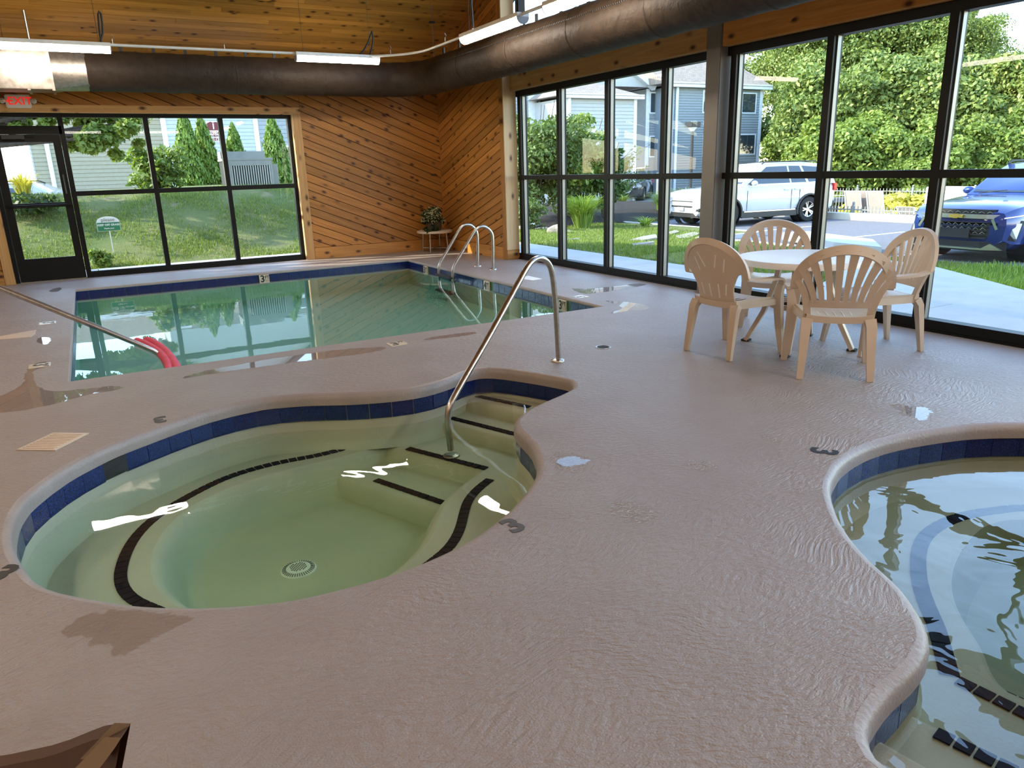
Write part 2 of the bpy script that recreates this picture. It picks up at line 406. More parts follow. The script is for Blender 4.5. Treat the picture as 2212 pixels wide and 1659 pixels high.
def copy_tree(o, parent=None):
    c = o.copy(); COL.objects.link(c)
    if parent is not None: c.parent = parent
    for ch in list(o.children): copy_tree(ch, c)
    return c
_tc = {}
def text_mb(body, size, depth=.001, bold=0.0):
    cu = bpy.data.curves.new('lettering', 'FONT'); cu.body = body; cu.size = size; cu.extrude = depth; cu.align_x = 'CENTER'; cu.align_y = 'CENTER'; cu.offset = bold; cu.resolution_u = 3
    ob = bpy.data.objects.new('lettering', cu); COL.objects.link(ob)
    dg = bpy.context.evaluated_depsgraph_get(); me = bpy.data.meshes.new_from_object(ob.evaluated_get(dg))
    mb = MB().add([v.co[:] for v in me.vertices], [tuple(p.vertices) for p in me.polygons])
    bpy.data.objects.remove(ob); bpy.data.meshes.remove(me); bpy.data.curves.remove(cu); return mb
def lettering(body, size, mat, parent, origin, xdir, up, depth=.0015, bold=0.0, name='lettering', label=None):
    mb = text_mb(body, size, depth, bold); X = Vector(xdir).normalized(); U = Vector(up).normalized(); N = X.cross(U)
    mb.v = [tuple(Vector(origin) + X * x + U * y + N * z) for x, y, z in mb.v]
    return part(name, mb, mat, parent, world=True, recalc=False, label=label)
def clip_poly(poly, n, d):            # keep n.p <= d
    out = []
    for i in range(len(poly)):
        a, b = poly[i], poly[(i + 1) % len(poly)]; da = n[0] * a[0] + n[1] * a[1] - d; db = n[0] * b[0] + n[1] * b[1] - d
        if da <= 0: out.append(a)
        if (da < 0 < db) or (db < 0 < da):
            q = da / (da - db); out.append((a[0] + (b[0] - a[0]) * q, a[1] + (b[1] - a[1]) * q))
    return out
def smooth_loop(pts, n, closed=True, it=2):
    pts = [np.array(p[:2], float) for p in pts]
    for _ in range(it):
        q = []
        m = len(pts)
        for i in range(m if closed else m - 1):
            a, b = pts[i], pts[(i + 1) % m]; q += [a * .75 + b * .25, a * .25 + b * .75]
        if not closed: q = [pts[0]] + q + [pts[-1]]
        pts = q
    return resample(pts, n, closed)
def resample(pts, n, closed=True):
    a = [np.array(p, float) for p in pts]
    if closed: a = a + [a[0]]
    seg = [np.linalg.norm(a[i + 1] - a[i]) for i in range(len(a) - 1)]; cum = np.concatenate([[0], np.cumsum(seg)]); L = cum[-1]
    out = []
    for k in range(n):
        s_ = L * k / (n if closed else n - 1); i = min(np.searchsorted(cum, s_, 'right') - 1, len(seg) - 1)
        f_ = (s_ - cum[i]) / max(seg[i], 1e-9); out.append(a[i] + (a[i + 1] - a[i]) * f_)
    return out
def offset_loop(pts, d):              # pts ccw; positive d moves inwards
    n = len(pts); out = []
    for i in range(n):
        t_ = pts[(i + 1) % n] - pts[i - 1]; t_ = t_ / np.linalg.norm(t_); out.append(pts[i] + np.array([-t_[1], t_[0]]) * d)
    return out
def ccw(pts):
    a = sum(pts[i][0] * pts[(i + 1) % len(pts)][1] - pts[(i + 1) % len(pts)][0] * pts[i][1] for i in range(len(pts)))
    return pts if a > 0 else pts[::-1]
def inside(p, poly):
    x, y = p; c = False; n = len(poly)
    for i in range(n):
        a, b = poly[i], poly[i - 1]
        if (a[1] > y) != (b[1] > y) and x < (b[0] - a[0]) * (y - a[1]) / (b[1] - a[1]) + a[0]: c = not c
    return c
def region(outer, holes, z, extra=()):    # triangulated flat region
    vs = []; es = []
    for lp in [outer] + list(holes):
        o = len(vs); vs += [Vector((p[0], p[1])) for p in lp]; es += [(o + i, o + (i + 1) % len(lp)) for i in range(len(lp))]
    vs += [Vector(p) for p in extra]
    V_, _, F_, *_ = delaunay_2d_cdt(vs, es, [], 0, 1e-5); fs = []
    for f in F_:
        c = sum((V_[i] for i in f), Vector((0, 0))) / len(f)
        if inside(c, outer) and not any(inside(c, h) for h in holes): fs.append(tuple(f))
    return MB().add([(v.x, v.y, z) for v in V_], fs)
def cards(pos, nrm, size, aspect=1.6, jit=.9):       # numpy leaf cards -> verts, faces
    n = len(pos); nr = nrm + rng.normal(0, jit, (n, 3)); nr /= np.linalg.norm(nr, axis=1)[:, None] + 1e-9
    t1 = np.cross(nr, rng.normal(0, 1, (n, 3))); t1 /= np.linalg.norm(t1, axis=1)[:, None] + 1e-9; t2 = np.cross(nr, t1)
    sz = size * rng.uniform(.65, 1.3, (n, 1)); a = t1 * sz * .5 * aspect; b = t2 * sz * .5
    V_ = np.stack([pos - a, pos - b * .9 + a * .1 + nr * sz * .08, pos + a, pos + b * .9 + a * .1 + nr * sz * .08], 1).reshape(-1, 3)
    return V_
def card_mesh(name, V_):
    n = len(V_) // 4; me = bpy.data.meshes.new(name)
    me.vertices.add(n * 4); me.vertices.foreach_set('co', np.ascontiguousarray(V_, np.float32).ravel())
    me.loops.add(n * 4); me.loops.foreach_set('vertex_index', np.arange(n * 4, dtype=np.int32))
    me.polygons.add(n); me.polygons.foreach_set('loop_start', np.arange(0, n * 4, 4, dtype=np.int32))
    me.update(calc_edges=True); return me
def crown_pts(n, c, r, blobs, br, seed):
    g = np.random.default_rng(seed); u = g.normal(0, 1, (blobs, 3)); u /= np.linalg.norm(u, axis=1)[:, None]
    bc = np.array(c) + u * np.array(r) * g.uniform(.35, .95, (blobs, 1)); rad = br * g.uniform(.6, 1.3, blobs)
    i = g.integers(0, blobs, n); d = g.normal(0, 1, (n, 3)); d /= np.linalg.norm(d, axis=1)[:, None]
    d[:, 2] = np.where(g.random(n) < .6, np.abs(d[:, 2]), d[:, 2]); rr = rad[i][:, None] * g.uniform(.55, 1.05, (n, 1)) 
    p = bc[i] + d * rr * np.array([1, 1, .75]); return p, d * .8 + np.array([0, 0, .6])
def blades(pts, h, w, lean=.5):
    n = len(pts); a = rng.uniform(0, 2 * pi, n); d = np.stack([np.cos(a), np.sin(a), np.zeros(n)], 1); s = np.stack([-np.sin(a), np.cos(a), np.zeros(n)], 1)
    hh = h * rng.uniform(.5, 1.3, (n, 1)); ll = rng.uniform(0, lean, (n, 1)) * hh
    tip = pts + d * ll + np.array([0, 0, 1]) * hh; mid = pts + d * ll * .35 + np.array([0, 0, 1]) * hh * .6
    return np.stack([pts - s * w * .5, pts + s * w * .5, mid + s * w * .4, tip], 1).reshape(-1, 3)
# ------------------------------------------------------------------ pools and deck
YA, XN, XB = 13.19, 5.93, 6.13
YF, XJ = 13.27, 10.66           # storefront plane of the far wall, jamb of the right wall
POOL = (-.34, 6.30, 4.66, 11.95)
spa_px = [(6, 1138), (13.5, 1112), (37, 1077), (84, 1040), (135, 1006), (189, 979), (236, 957), (304, 932), (371, 908), (439, 886), (506, 869), (574, 856), (660, 849),
          (756, 847), (805, 844), (863, 839), (913, 831), (964, 816), (1001, 799), (1031, 793), (1065, 792), (1099, 795.5), (1166, 805), (1230, 816.5), (1248, 823), (1243, 835),
          (1217, 848), (1166, 870), (1139, 883), (1121, 898), (1119, 908), (1128, 925), (1146, 942), (1163, 959), (1171.5, 979), (1171.5, 1000), (1160, 1027), (1133, 1064), (1099, 1101),
          (1048, 1141), (998, 1172), (940, 1200), (863, 1231), (761, 1261), (660, 1286), (574, 1299), (473, 1306), (388, 1307), (321, 1305), (253, 1298), (169, 1283), (101, 1268),
          (61, 1242), (30, 1209), (13, 1182), (6, 1158)]
spa2_px = [(2212, 911.6), (2145, 912), (2082, 915), (2018, 923), (1955, 933), (1904, 944.6), (1861, 958.5), (1823, 978.7), (1796, 1001), (1784, 1024), (1783, 1044), (1790, 1072), (1806, 1108),
           (1836, 1156), (1861, 1186), (1892, 1217), (1922, 1242), (1948, 1267), (1973, 1300), (1986, 1323), (1989, 1351), (1982, 1381), (1967, 1412), (1942, 1439), (1901, 1472), (1881, 1492),
           (1866, 1520), (1858, 1543), (1859, 1558), (1869, 1576), (1874, 1599), (1884, 1619), (1900, 1640), (1950, 1670), (2060, 1715), (2200, 1750), (2330, 1700), (2440, 1560), (2500, 1420), (2540, 1250), (2540, 1100), (2480, 990), (2400, 935), (2310, 915)]
def near_fix(loop, d=.034):     # the near lips were read off at the inner edge of the rounded coping
    n = len(loop); out = []
    for i in range(n):
        t_ = loop[(i + 2) % n] - loop[i - 2]; t_ = t_ / np.linalg.norm(t_); nn = np.array([-t_[1], t_[0]]); v_ = loop[i] / np.linalg.norm(loop[i]); w = min(1, max(0, (np.dot(nn, v_) + .1) / .4)); out.append(loop[i] - nn * d * w)
    return out
spa = near_fix(resample(ccw([np.array(P(*q)[:2]) for q in spa_px]), 120))
spa = ccw(smooth_loop(spa, 130, it=1))
spa2 = ccw(smooth_loop(near_fix(resample(ccw([np.array(P(*q)[:2]) for q in spa2_px]), 120)), 130, it=1))
x0, y0, x1, y1 = POOL
pool = [np.array(p) for p in ((x0, y0), (x1, y0), (x1, y1), (x0, y1))]
pool_d = ccw([np.array(p) for p in [(x0 + (x1 - x0) * i / 16, y0) for i in range(16)] + [(x1, y0 + (y1 - y0) * i / 16) for i in range(16)] + [(x1 - (x1 - x0) * i / 16, y1) for i in range(16)] + [(x0, y1 - (y1 - y0) * i / 16) for i in range(16)]])
deck_out = [np.array(p, float) for p in ((-3.2, -4), (6.2, -4), (6.2, 13.3), (-3.2, 13.3))]
fl = region(deck_out, [spa, spa2, pool_d], 0.0)
structure('floor', fl, 'deck', recalc=False)

def rim(parent, loop, prof, mat, name='coping', smooth=60):
    rows = []
    for off, z in prof:
        lp = offset_loop(loop, off) if off else loop; rows.append([(p[0], p[1], z) for p in lp])
    return part(name, MB().grid(rows, True), mat, parent, smooth=smooth, world=True)
def wall_loop(loop, off, z0, z1):
    lp = offset_loop(loop, off); return [[(p[0], p[1], z0) for p in lp], [(p[0], p[1], z1) for p in lp]]
def tiles_along(parent, line, pitch, w, z, mat, closed=False, thick=.006, gap=.008, name='tile'):
    """square mosaic tiles laid flat along a line"""
    seg = [np.linalg.norm(line[i + 1] - line[i]) for i in range(len(line) - 1)]; L = sum(seg); n = max(1, int(round(L / pitch)))
    pts = resample(line, n + 1, False)
    for i in range(n):
        a, b = pts[i], pts[i + 1]; d = (b - a) / np.linalg.norm(b - a); nn = np.array([-d[1], d[0]]); a = a + d * gap / 2; b = b - d * gap / 2
        q = [a - nn * w / 2, b - nn * w / 2, b + nn * w / 2, a + nn * w / 2]
        part(name, MB().prism([tuple(p) for p in q], z, z + thick), mat, parent, world=True)
def band_tiles(parent, loop, off, z0, z1, pitch, mat, skip=lambda i, p: False, closed=True, label=None):
    lp = offset_loop(loop, off); L = sum(np.linalg.norm(lp[i] - lp[i - 1]) for i in range(len(lp))); n = int(round(L / pitch)); pts = resample(lp, n, True)
    for i in range(n):
        a, b = pts[i], pts[(i + 1) % n]; d = (b - a) / np.linalg.norm(b - a); nn = np.array([-d[1], d[0]])
        if skip(i, (a + b) / 2): continue
        a = a + d * .002; b = b - d * .002
        part('tile', MB().prism([tuple(p) for p in (a - nn * .006, b - nn * .006, b + nn * .012, a + nn * .012)], z0, z1), mat, parent, world=True)

WZ = -.135
# ---- left hot tub
c0 = np.mean(spa, axis=0)
tub = thing('hot_tub', 'kidney-shaped sunken hot tub with green water and steel handrail', 'hot tub', (c0[0], c0[1], 0))
prof = [(0, 0), (.016, -.003), (.030, -.012), (.038, -.028), (.040, -.045), (.040, -.082), (.022, -.084)]
rim(tub, spa, prof, 'coping')
BZ, FZ = -.40, -.62
sh = MB().grid([[(p[0], p[1], z) for p in offset_loop(spa, o)] for o, z in ((.022, -.06), (.022, -.20), (.03, -.34), (.06, BZ + .012), (.085, BZ))], True)
deepL = [(836, 957), (744, 986), (680, 1000), (620, 1014), (560, 1030), (500, 1050), (450, 1073), (400, 1100), (362, 1134), (338, 1168), (324, 1205), (325, 1245), (343, 1283), (400, 1325), (500, 1360), (640, 1350), (770, 1290),
         (873, 1229), (918, 1182), (938, 1148), (949, 1118), (962, 1085), (985, 1063), (1012, 1042), (1042, 1021)]
deep = [np.array(P(x, y, BZ)[:2]) for x, y in deepL]
s3a, s3b = np.array(P(880, 971, BZ)[:2]), np.array(P(1052, 1013, BZ)[:2])
deep = ccw(smooth_loop(resample(smooth_loop(deep, 60, False, 2) + [s3b + (s3a - s3b) * .02, s3a], 60), 110, True, 2))
bench_in = offset_loop(spa, .085)
sh2 = region([np.array(p) for p in bench_in], [deep], BZ)
rows = [[(p[0], p[1], z_) for p in offset_loop(deep, o_)] for o_, z_ in ((0, BZ), (.022, BZ - .008), (.045, BZ - .03), (.075, BZ - .08), (.105, FZ + .07), (.135, FZ + .025), (.17, FZ + .006), (.21, FZ))]
sh.grid(rows, True); sh.add(sh2.v, sh2.f); sh2 = region(offset_loop(deep, .21), [], FZ); sh.add(sh2.v, sh2.f)
part('basin', sh, 'spa_plaster', tub, smooth=40, world=True)
# steps (treads rising towards the far right end)
def tread(parent, pa, pb, z, zb, ext_l, ext_r, back):
    a, b = np.array(pa[:2]), np.array(pb[:2]); d = (b - a) / np.linalg.norm(b - a); nn = np.array([-d[1], d[0]])
    a2, b2 = a - d * ext_l - nn * -.0, b + d * ext_r
    q = [a2 + nn * -.075, b2 + nn * -.075, b2 + nn * back, a2 + nn * back]
    rows = []
    for (o, zz) in ((-.135, zb), (-.115, z - .05), (-.095, z - .012), (-.070, z), (.0, z), (back, z)):
        rows.append([tuple(a2 + nn * o) + (zz,), tuple(b2 + nn * o) + (zz,)])
    part('step', MB().grid(rows), 'spa_plaster', parent, smooth=50, world=True)
    return a, b, d
for (p, q, z, zb, el, er, bk) in (((985, 905), (1127, 941), -.31, BZ - .05, .55, .5, .9), ((1015, 853), (1147, 883), -.225, -.36, .6, .5, 1.2)):
    a, b = P(*p, z), P(*q, z); tread(tub, a, b, z, zb, el, er, bk)
a, b = P(810, 1038, -.50), P(960, 1087, -.50); tread(tub, a, b, -.50, FZ - .02, .75, .3, .5)
for p, q, z, n in (((1015, 853), (1145, 880), -.224, 9), ((957, 899), (1127, 942), -.309, 12), ((880, 969), (1051, 1013), BZ + .001, 12), ((811, 1037), (958, 1087), -.499, 9)):
    a, b = np.array(P(*p, z)[:2]), np.array(P(*q, z)[:2]); tiles_along(tub, [a, b], np.linalg.norm(b - a) / n, .05, z, 'navy_tile')
line = [np.array(P(x, y, BZ)[:2]) for x, y in ((812, 945), (775, 961), (737, 972), (680, 986), (620, 996), (560, 1010), (500, 1028), (450, 1050), (390, 1082), (340, 1114), (300, 1150), (276, 1186), (263, 1222), (259, 1250), (267, 1277), (290, 1299), (330, 1316), (400, 1345))]
tiles_along(tub, smooth_loop(line, 80, False, 2), .056, .058, BZ, 'navy_tile')
line = [np.array(P(x, y, BZ)[:2]) for x, y in ((1059, 1036), (1032, 1056), (1011, 1081), (1003, 1105), (996, 1137), (986, 1162), (967, 1188), (940, 1210), (900, 1240))]
tiles_along(tub, smooth_loop(line, 60, False, 2), .056, .056, BZ, 'navy_tile')
sk = np.array(P(240, 1001, -.12)[:2])
band_tiles(tub, spa, .018, -.195, -.086, .153, 'blue_tile', skip=lambda i, p: np.linalg.norm(p - sk) < .11)
j_ = int(np.argmin([np.linalg.norm(p - sk) for p in spa])); tn = spa[(j_ + 2) % len(spa)] - spa[j_ - 2]; tn /= np.linalg.norm(tn); nrm = np.array([-tn[1], tn[0]]); sk = spa[j_]
part('skimmer_mouth', MB().prism([tuple(sk + tn * a_ + nrm * b_) for a_, b_ in ((-.095, .006), (.095, .006), (.095, .034), (-.095, .034))], -.19, -.088), 'black_rubber', tub, world=True, label='dark skimmer opening in the tile band')
jp = P(512, 951, -.36)
part('return_jet', MB().lathe([(.0, .008), (.009, .010), (.012, .004), (.026, .012), (.036, .006), (.038, -.01)], jp, 20), 'white_plastic', tub, smooth=40, world=True)
dp = P(645, 1230, FZ)
dr = MB().lathe([(.0, .016), (.05, .016), (.062, .012), (.094, .004), (.096, 0)], dp, 32)
drain = part('drain_cover', dr, 'white_plastic', tub, smooth=30, world=True)
hl = MB()
for i in range(-5, 6):
    for j in range(-5, 6):
        if i * i + j * j < 22 and (i + j) % 2 == 0: hl.lathe([(.0045, .0165), (.0045, .0172)], (dp[0] + i * .0095, dp[1] + j * .0095, dp[2]), 8)
for k in range(40):
    a = 2 * pi * k / 40; hl.strap([(dp[0] + .066 * cos(a), dp[1] + .066 * sin(a), dp[2] + .0125), (dp[0] + .088 * cos(a), dp[1] + .088 * sin(a), dp[2] + .0065)], .003, .002)
part('grate_holes', hl, 'ac_dark', drain, kind='stuff', world=True)
part('water', region([np.array(p) for p in offset_loop(spa, .020)], [], WZ), 'spa_water', tub, world=True, recalc=False)
hose = [P(*q, -.30) for q in ((143, 1108), (135, 1124), (126, 1138), (116, 1153), (106, 1165), (93, 1174), (78, 1178), (62, 1179))]
solo('vacuum_hose_end', MB().tube(hose, .006, 8), 'white_plastic', 'thin white hose lying under water on the left bench of the green hot tub', 'hose', smooth=60)

# ---- handrail of the left hot tub
A0, B0 = np.array(P(1205, 780, 0)), np.array(P(978, 975, BZ + .03))
hr = thing('stair_handrail', 'tall bent steel handrail standing in the green hot tub and on the deck', 'handrail', tuple(A0))
nv = np.array([-(B0 - A0)[1], (B0 - A0)[0], 0]); nv /= np.linalg.norm(nv)
def PV(x, y):
    d = ray(x, y); return tuple(CAM + d * (np.dot(A0 - CAM, nv) / np.dot(d, nv)))
pts = [PV(*q) for q in ((1207, 778), (1202, 690), (1197, 625), (1192, 588), (1183, 567), (1168, 558), (1153, 562), (1138, 579), (1115, 620), (1060, 720), (1010, 806), (985, 850), (973, 874), (968, 895), (968, 925), (974, 972))]
pts = [np.array(p) for p in pts]; sp = [pts[0]]
for i in range(len(pts) - 1):
    p_1, p0_, p1_, p2_ = pts[max(i - 1, 0)], pts[i], pts[i + 1], pts[min(i + 2, len(pts) - 1)]
    for k in range(1, 5):
        u = k / 4; sp.append(.5 * ((2 * p0_) + (-p_1 + p1_) * u + (2 * p_1 - 5 * p0_ + 4 * p1_ - p2_) * u * u + (-p_1 + 3 * p0_ - 3 * p1_ + p2_) * u ** 3))
part('rail', MB().tube([tuple(p) for p in sp], .0215, 16), 'steel', hr, smooth=60, world=True)
part('escutcheon', MB().lathe([(.024, .020), (.030, .020), (.050, .012), (.054, .004), (.054, 0)], tuple(A0), 24), 'steel', hr, smooth=40, world=True)
e = pts[-1]; part('escutcheon', MB().lathe([(.024, .014), (.034, .014), (.054, .008), (.058, 0)], (e[0], e[1], BZ + .002), 24), 'steel_dull', hr, smooth=40, world=True)

# ---- right hot tub
c1_ = np.mean(spa2, axis=0)
tub2 = thing('hot_tub', 'round sunken hot tub with blue sky-reflecting water, cut off at the right', 'hot tub', (c1_[0], c1_[1], 0))
rim(tub2, spa2, prof, 'coping')
B2, F2 = -.36, -.60
sh = MB().grid([[(p[0], p[1], z) for p in offset_loop(spa2, o)] for o, z in ((.022, -.06), (.022, -.20), (.03, -.30), (.06, B2 + .012), (.085, B2))], True)
dpx = [(2212, 1110), (2130, 1120), (2090, 1150), (2058, 1195), (2044, 1240), (2047, 1280), (2062, 1320), (2090, 1365), (2112, 1400), (2125, 1440), (2150, 1480), (2200, 1510), (2330, 1540), (2400, 1420), (2400, 1250), (2330, 1130)]
deep2 = ccw(smooth_loop([np.array(P(x, y, B2)[:2]) for x, y in dpx], 70, True, 2))
s_ = region([np.array(p) for p in offset_loop(spa2, .085)], [deep2], B2); sh.add(s_.v, s_.f)
sh.grid([[(p[0], p[1], B2) for p in deep2], [(p[0], p[1], B2 - .014) for p in offset_loop(deep2, .02)], [(p[0], p[1], B2 - .08) for p in offset_loop(deep2, .034)], [(p[0], p[1], F2 + .05) for p in offset_loop(deep2, .06)], [(p[0], p[1], F2) for p in offset_loop(deep2, .10)]], True)
s_ = region(offset_loop(deep2, .10), [], F2); sh.add(s_.v, s_.f)
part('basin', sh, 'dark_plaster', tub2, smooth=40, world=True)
band_tiles(tub2, spa2, .018, -.195, -.086, .153, 'blue_tile')
line = smooth_loop([np.array(P(x, y, B2)[:2]) for x, y in ((2240, 1098), (2190, 1098), (2150, 1104), (2100, 1110), (2058, 1122), (2020, 1140), (1994, 1163), (1983, 1195), (1983, 1240), (1990, 1275), (2005, 1315), (2022, 1352), (2034, 1395), (2046, 1440), (2052, 1462))], 80, False, 2)
tiles_along(tub2, line, .066, .066, B2, 'navy_tile')
a, b = np.array(P(2066, 1470, B2)[:2]), np.array(P(2330, 1602, B2)[:2]); tiles_along(tub2, [a, b], .057, .052, B2 + .001, 'navy_tile')
def tread2(pa, pb, z, zb, back):
    a, b = np.array(pa[:2]), np.array(pb[:2]); d = (b - a) / np.linalg.norm(b - a); nn = np.array([d[1], -d[0]])
    a2, b2 = a - d * .5, b + d * .3
    rows = [[tuple(a2 + nn * o) + (zz,), tuple(b2 + nn * o) + (zz,)] for o, zz in ((-.075, zb), (-.065, z - .03), (-.05, z - .008), (-.03, z), (back, z))]
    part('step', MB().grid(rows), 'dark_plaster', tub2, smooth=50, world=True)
tread2(P(2016, 1590, -.235), P(2300, 1735, -.235), -.235, B2 - .02, 1.0)
a, b = np.array(P(2018, 1583, -.235)[:2]), np.array(P(2300, 1722, -.235)[:2]); tiles_along(tub2, [a, b], .056, .050, -.234, 'navy_tile')
tread2(P(1925, 1640, -.165), P(2200, 1800, -.165), -.165, -.25, .8)
a, b = np.array(P(2160, 1498, -.48)[:2]), np.array(P(2300, 1560, -.48)[:2]); tiles_along(tub2, [a, b], .057, .05, -.48, 'navy_tile')
part('water', region([np.array(p) for p in offset_loop(spa2, .020)], [], -.15), 'blue_spa_water', tub2, world=True, recalc=False)

# ---- swimming pool
pl = thing('swimming_pool', 'rectangular green swimming pool with a dark blue tile waterline', 'pool', ((x0 + x1) / 2, (y0 + y1) / 2, 0))
rim(pl, pool, [(0, 0), (.010, -.003), (.018, -.012), (.020, -.024), (.020, -.034), (.004, -.036)], 'coping', smooth=30)
sh = MB().grid([[(p[0], p[1], z) for p in offset_loop(pool, o)] for o, z in ((.006, -.03), (.006, -.42))], True)
s_ = region(offset_loop(pool, .006), [], -.42); sh.add(s_.v, s_.f)
part('basin', sh, 'pool_plaster', pl, world=True)
mk = [np.array(p) for p in (PY(570, 597, y1 - .02)[:2], PX(1053, 617, x1 - .02)[:2], PX(1217, 657, x1 - .02)[:2], PX(921, 581, x1 - .02)[:2])]
def side_tiles(p, q):
    p, q = np.array(p), np.array(q); L = np.linalg.norm(q - p); n = int(L / .155); d = (q - p) / L; nn = np.array([-d[1], d[0]])
    for i in range(n):
        a = p + d * (i * L / n + .003); b = p + d * ((i + 1) * L / n - .003); m = (a + b) / 2
        if any(np.linalg.norm(m - k) < .11 for k in mk): continue
        part('tile', MB().prism([tuple(v) for v in (a, b, b + nn * .006, a + nn * .006)], -.165, -.038), 'blue_tile', pl, world=True)
i_ = .010
side_tiles((x1 - i_, y1 - i_), (x0 + i_, y1 - i_)); side_tiles((x1 - i_, y0 + i_), (x1 - i_, y1 - i_)); side_tiles((x0 + i_, y1 - i_), (x0 + i_, y0 + i_)); side_tiles((x0 + i_, y0 + i_), (x1 - i_, y0 + i_))
for k, (m, body) in enumerate(zip(mk, ('3FT', '4FT', '3FT', '3FT'))):
    if k == 0: xd, nn = (-1, 0), (0, -1); lab = 'cream depth tile reading 3 FT on the far pool wall'
    else: xd, nn = (0, 1), (-1, 0); lab = 'cream depth tile reading %s FT on the right pool wall' % body[0]
    X = np.array(xd); N = np.array(nn); a = m - X * .075; b = m + X * .075
    ti = part('depth_tile', MB().prism([tuple(v) for v in (a, b, b + N * .022, a + N * .022)], -.165, -.036), 'cream_tile', pl, world=True, label=lab)
    ft = -X
    o = m + N * .023 + ft * -.028; lettering(body[0], .145, 'black_print', ti, (o[0], o[1], -.100), (ft[0], ft[1], 0), (0, 0, 1), .001, .004, name='numeral')
    o = m + N * .023 + ft * .042; lettering('FT', .06, 'black_print', ti, (o[0], o[1], -.075), (ft[0], ft[1], 0), (0, 0, 1), .001, .002, name='unit')
part('water', region(offset_loop(pool, .004), [], -.095), 'pool_water', pl, world=True, recalc=False)
# ladder
ld = thing('pool_ladder', 'pool ladder of two bent steel rails with steps at the far right pool edge', 'ladder', P(1048, 578))
def ladder_rail(yy, foot, px_list):
    pts = [np.array(PY(x, y, yy)) for x, y in px_list]
    sp = [pts[0]]
    for i in range(len(pts) - 1):
        a_, b_, c_, d_ = pts[max(i - 1, 0)], pts[i], pts[i + 1], pts[min(i + 2, len(pts) - 1)]
        for k in range(1, 4):
            u = k / 3; sp.append(.5 * ((2 * b_) + (-a_ + c_) * u + (2 * a_ - 5 * b_ + 4 * c_ - d_) * u * u + (-a_ + 3 * b_ - 3 * c_ + d_) * u ** 3))
    part('rail', MB().tube([tuple(p) for p in sp], .0215, 12), 'steel', ld, smooth=60, world=True)
    p = pts[0]; part('escutcheon', MB().lathe([(.024, .02), (.032, .02), (.052, .012), (.056, 0)], (p[0], p[1], 0), 20), 'steel', ld, smooth=40, world=True); return sp
Ya_ = P(1032, 575)[1]; Yb_ = P(1065, 582)[1]
r1 = ladder_rail(Ya_, None, ((1032, 576), (1032, 540), (1031, 508), (1027, 496), (1018, 487), (1008, 485), (999, 488), (990, 500), (970, 535), (955, 560), (950, 570), (948, 580), (948, 606), (948, 628)))
r2 = ladder_rail(Yb_, None, ((1065, 583), (1065, 545), (1064, 512), (1060, 500), (1050, 491), (1040, 489), (1031, 493), (1022, 505), (1000, 542), (983, 570), (979, 580), (978, 592), (978, 616), (978, 640)))
for zz in (-.05, -.28):
    p, q = np.array(r1[-1]), np.array(r2[-1]); part('step', MB().box((min(p[0], q[0]) - .05, q[1] - .02, zz - .03), (max(p[0], q[0]) + .05, p[1] + .02, zz)), 'black_rubber', ld, world=True, bevel=.006)
# long handrail at the left, and foam noodles
lr = thing('pool_handrail', 'long sloping steel handrail running into the pool at the left', 'handrail', PY(366, 800, 7.2))
Yr = 7.2
pts = [PY(x, y, Yr) for x, y in ((-160, 556), (-80, 590), (0, 622), (100, 662.5), (200, 703), (300, 744), (330, 757), (347, 768), (357, 783), (362, 800), (363, 812))]
part('rail', MB().tube(pts, .0235, 14), 'steel', lr, smooth=60, world=True)
p = PY(-160, 556, Yr); part('post', MB().tube([p, (p[0] - .05, p[1], p[2] - .03), (p[0] - .07, p[1], p[2] - .1), (p[0] - .07, p[1], 0)], .0235, 14), 'steel', lr, smooth=60, world=True)
part('escutcheon', MB().lathe([(.026, .02), (.05, .012), (.056, 0)], (p[0] - .07, p[1], 0), 20), 'steel', lr, smooth=40, world=True)
for lab, pts in (('pink foam pool noodle floating on the right, longer one of the two', ((317, 735), (330, 739), (345, 748), (360, 761), (372, 776), (380, 790), (386, 804))),
                 ('pink foam pool noodle floating on the left, touching the steel handrail', ((296, 737), (312, 742), (328, 751), (343, 761), (356, 774), (364, 788), (366, 806)))):
    q = [P(x, y, -.075) for x, y in pts]
    solo('pool_noodle', MB().tube(q, .036, 14), 'pink_foam', lab, 'pool noodle', 'pink noodles floating in the pool', smooth=40)
# ---- deck furniture set in the floor
def plate(name, pxs, mat, label, cat, z=.004, group=None):
    q = [P(x, y)[:2] for x, y in pxs]; return solo(name, MB().prism(q, .0005, z), mat, label, cat, group)
lid = thing('skimmer_lid', 'square tan ribbed lid set in the deck left of the green hot tub', 'lid', P(115, 955))
q = [np.array(P(x, y)[:2]) for x, y in ((35, 973), (115, 936), (193, 937), (120, 974))]
part('lid_plate', MB().prism([tuple(v) for v in q], .0005, .005), 'resin_beige', lid, world=True)
for k in range(1, 11):
    u = k / 11; a = q[0] + (q[1] - q[0]) * u; b = q[3] + (q[2] - q[3]) * u
    part('rib', MB().strap([tuple(a + (b - a) * .1) + (.0065,), tuple(a + (b - a) * .9) + (.0065,)], .010, .003), 'resin_beige', lid, world=True)
plate('skimmer_lid', ((-10, 735), (0, 727), (78, 713), (76, 722), (66, 729)), 'resin_beige', 'flat tan rectangular lid in the deck at the left edge beside the pool', 'lid')
plate('skimmer_lid', ((1118, 602), (1140, 596), (1172, 603), (1150, 606)), 'sign_white', 'small white square lid in the deck behind the pool ladder side', 'lid')
fd = thing('floor_drain', 'small round slotted drain in the deck between tall handrail and table', 'drain', P(1303, 750))
part('ring', MB().lathe([(.0, .001), (.056, .001), (.058, .004), (.064, .004), (.066, .0005)], P(1303, 750), 28), 'steel_dull', fd, smooth=30, world=True)
c = P(1303, 750)
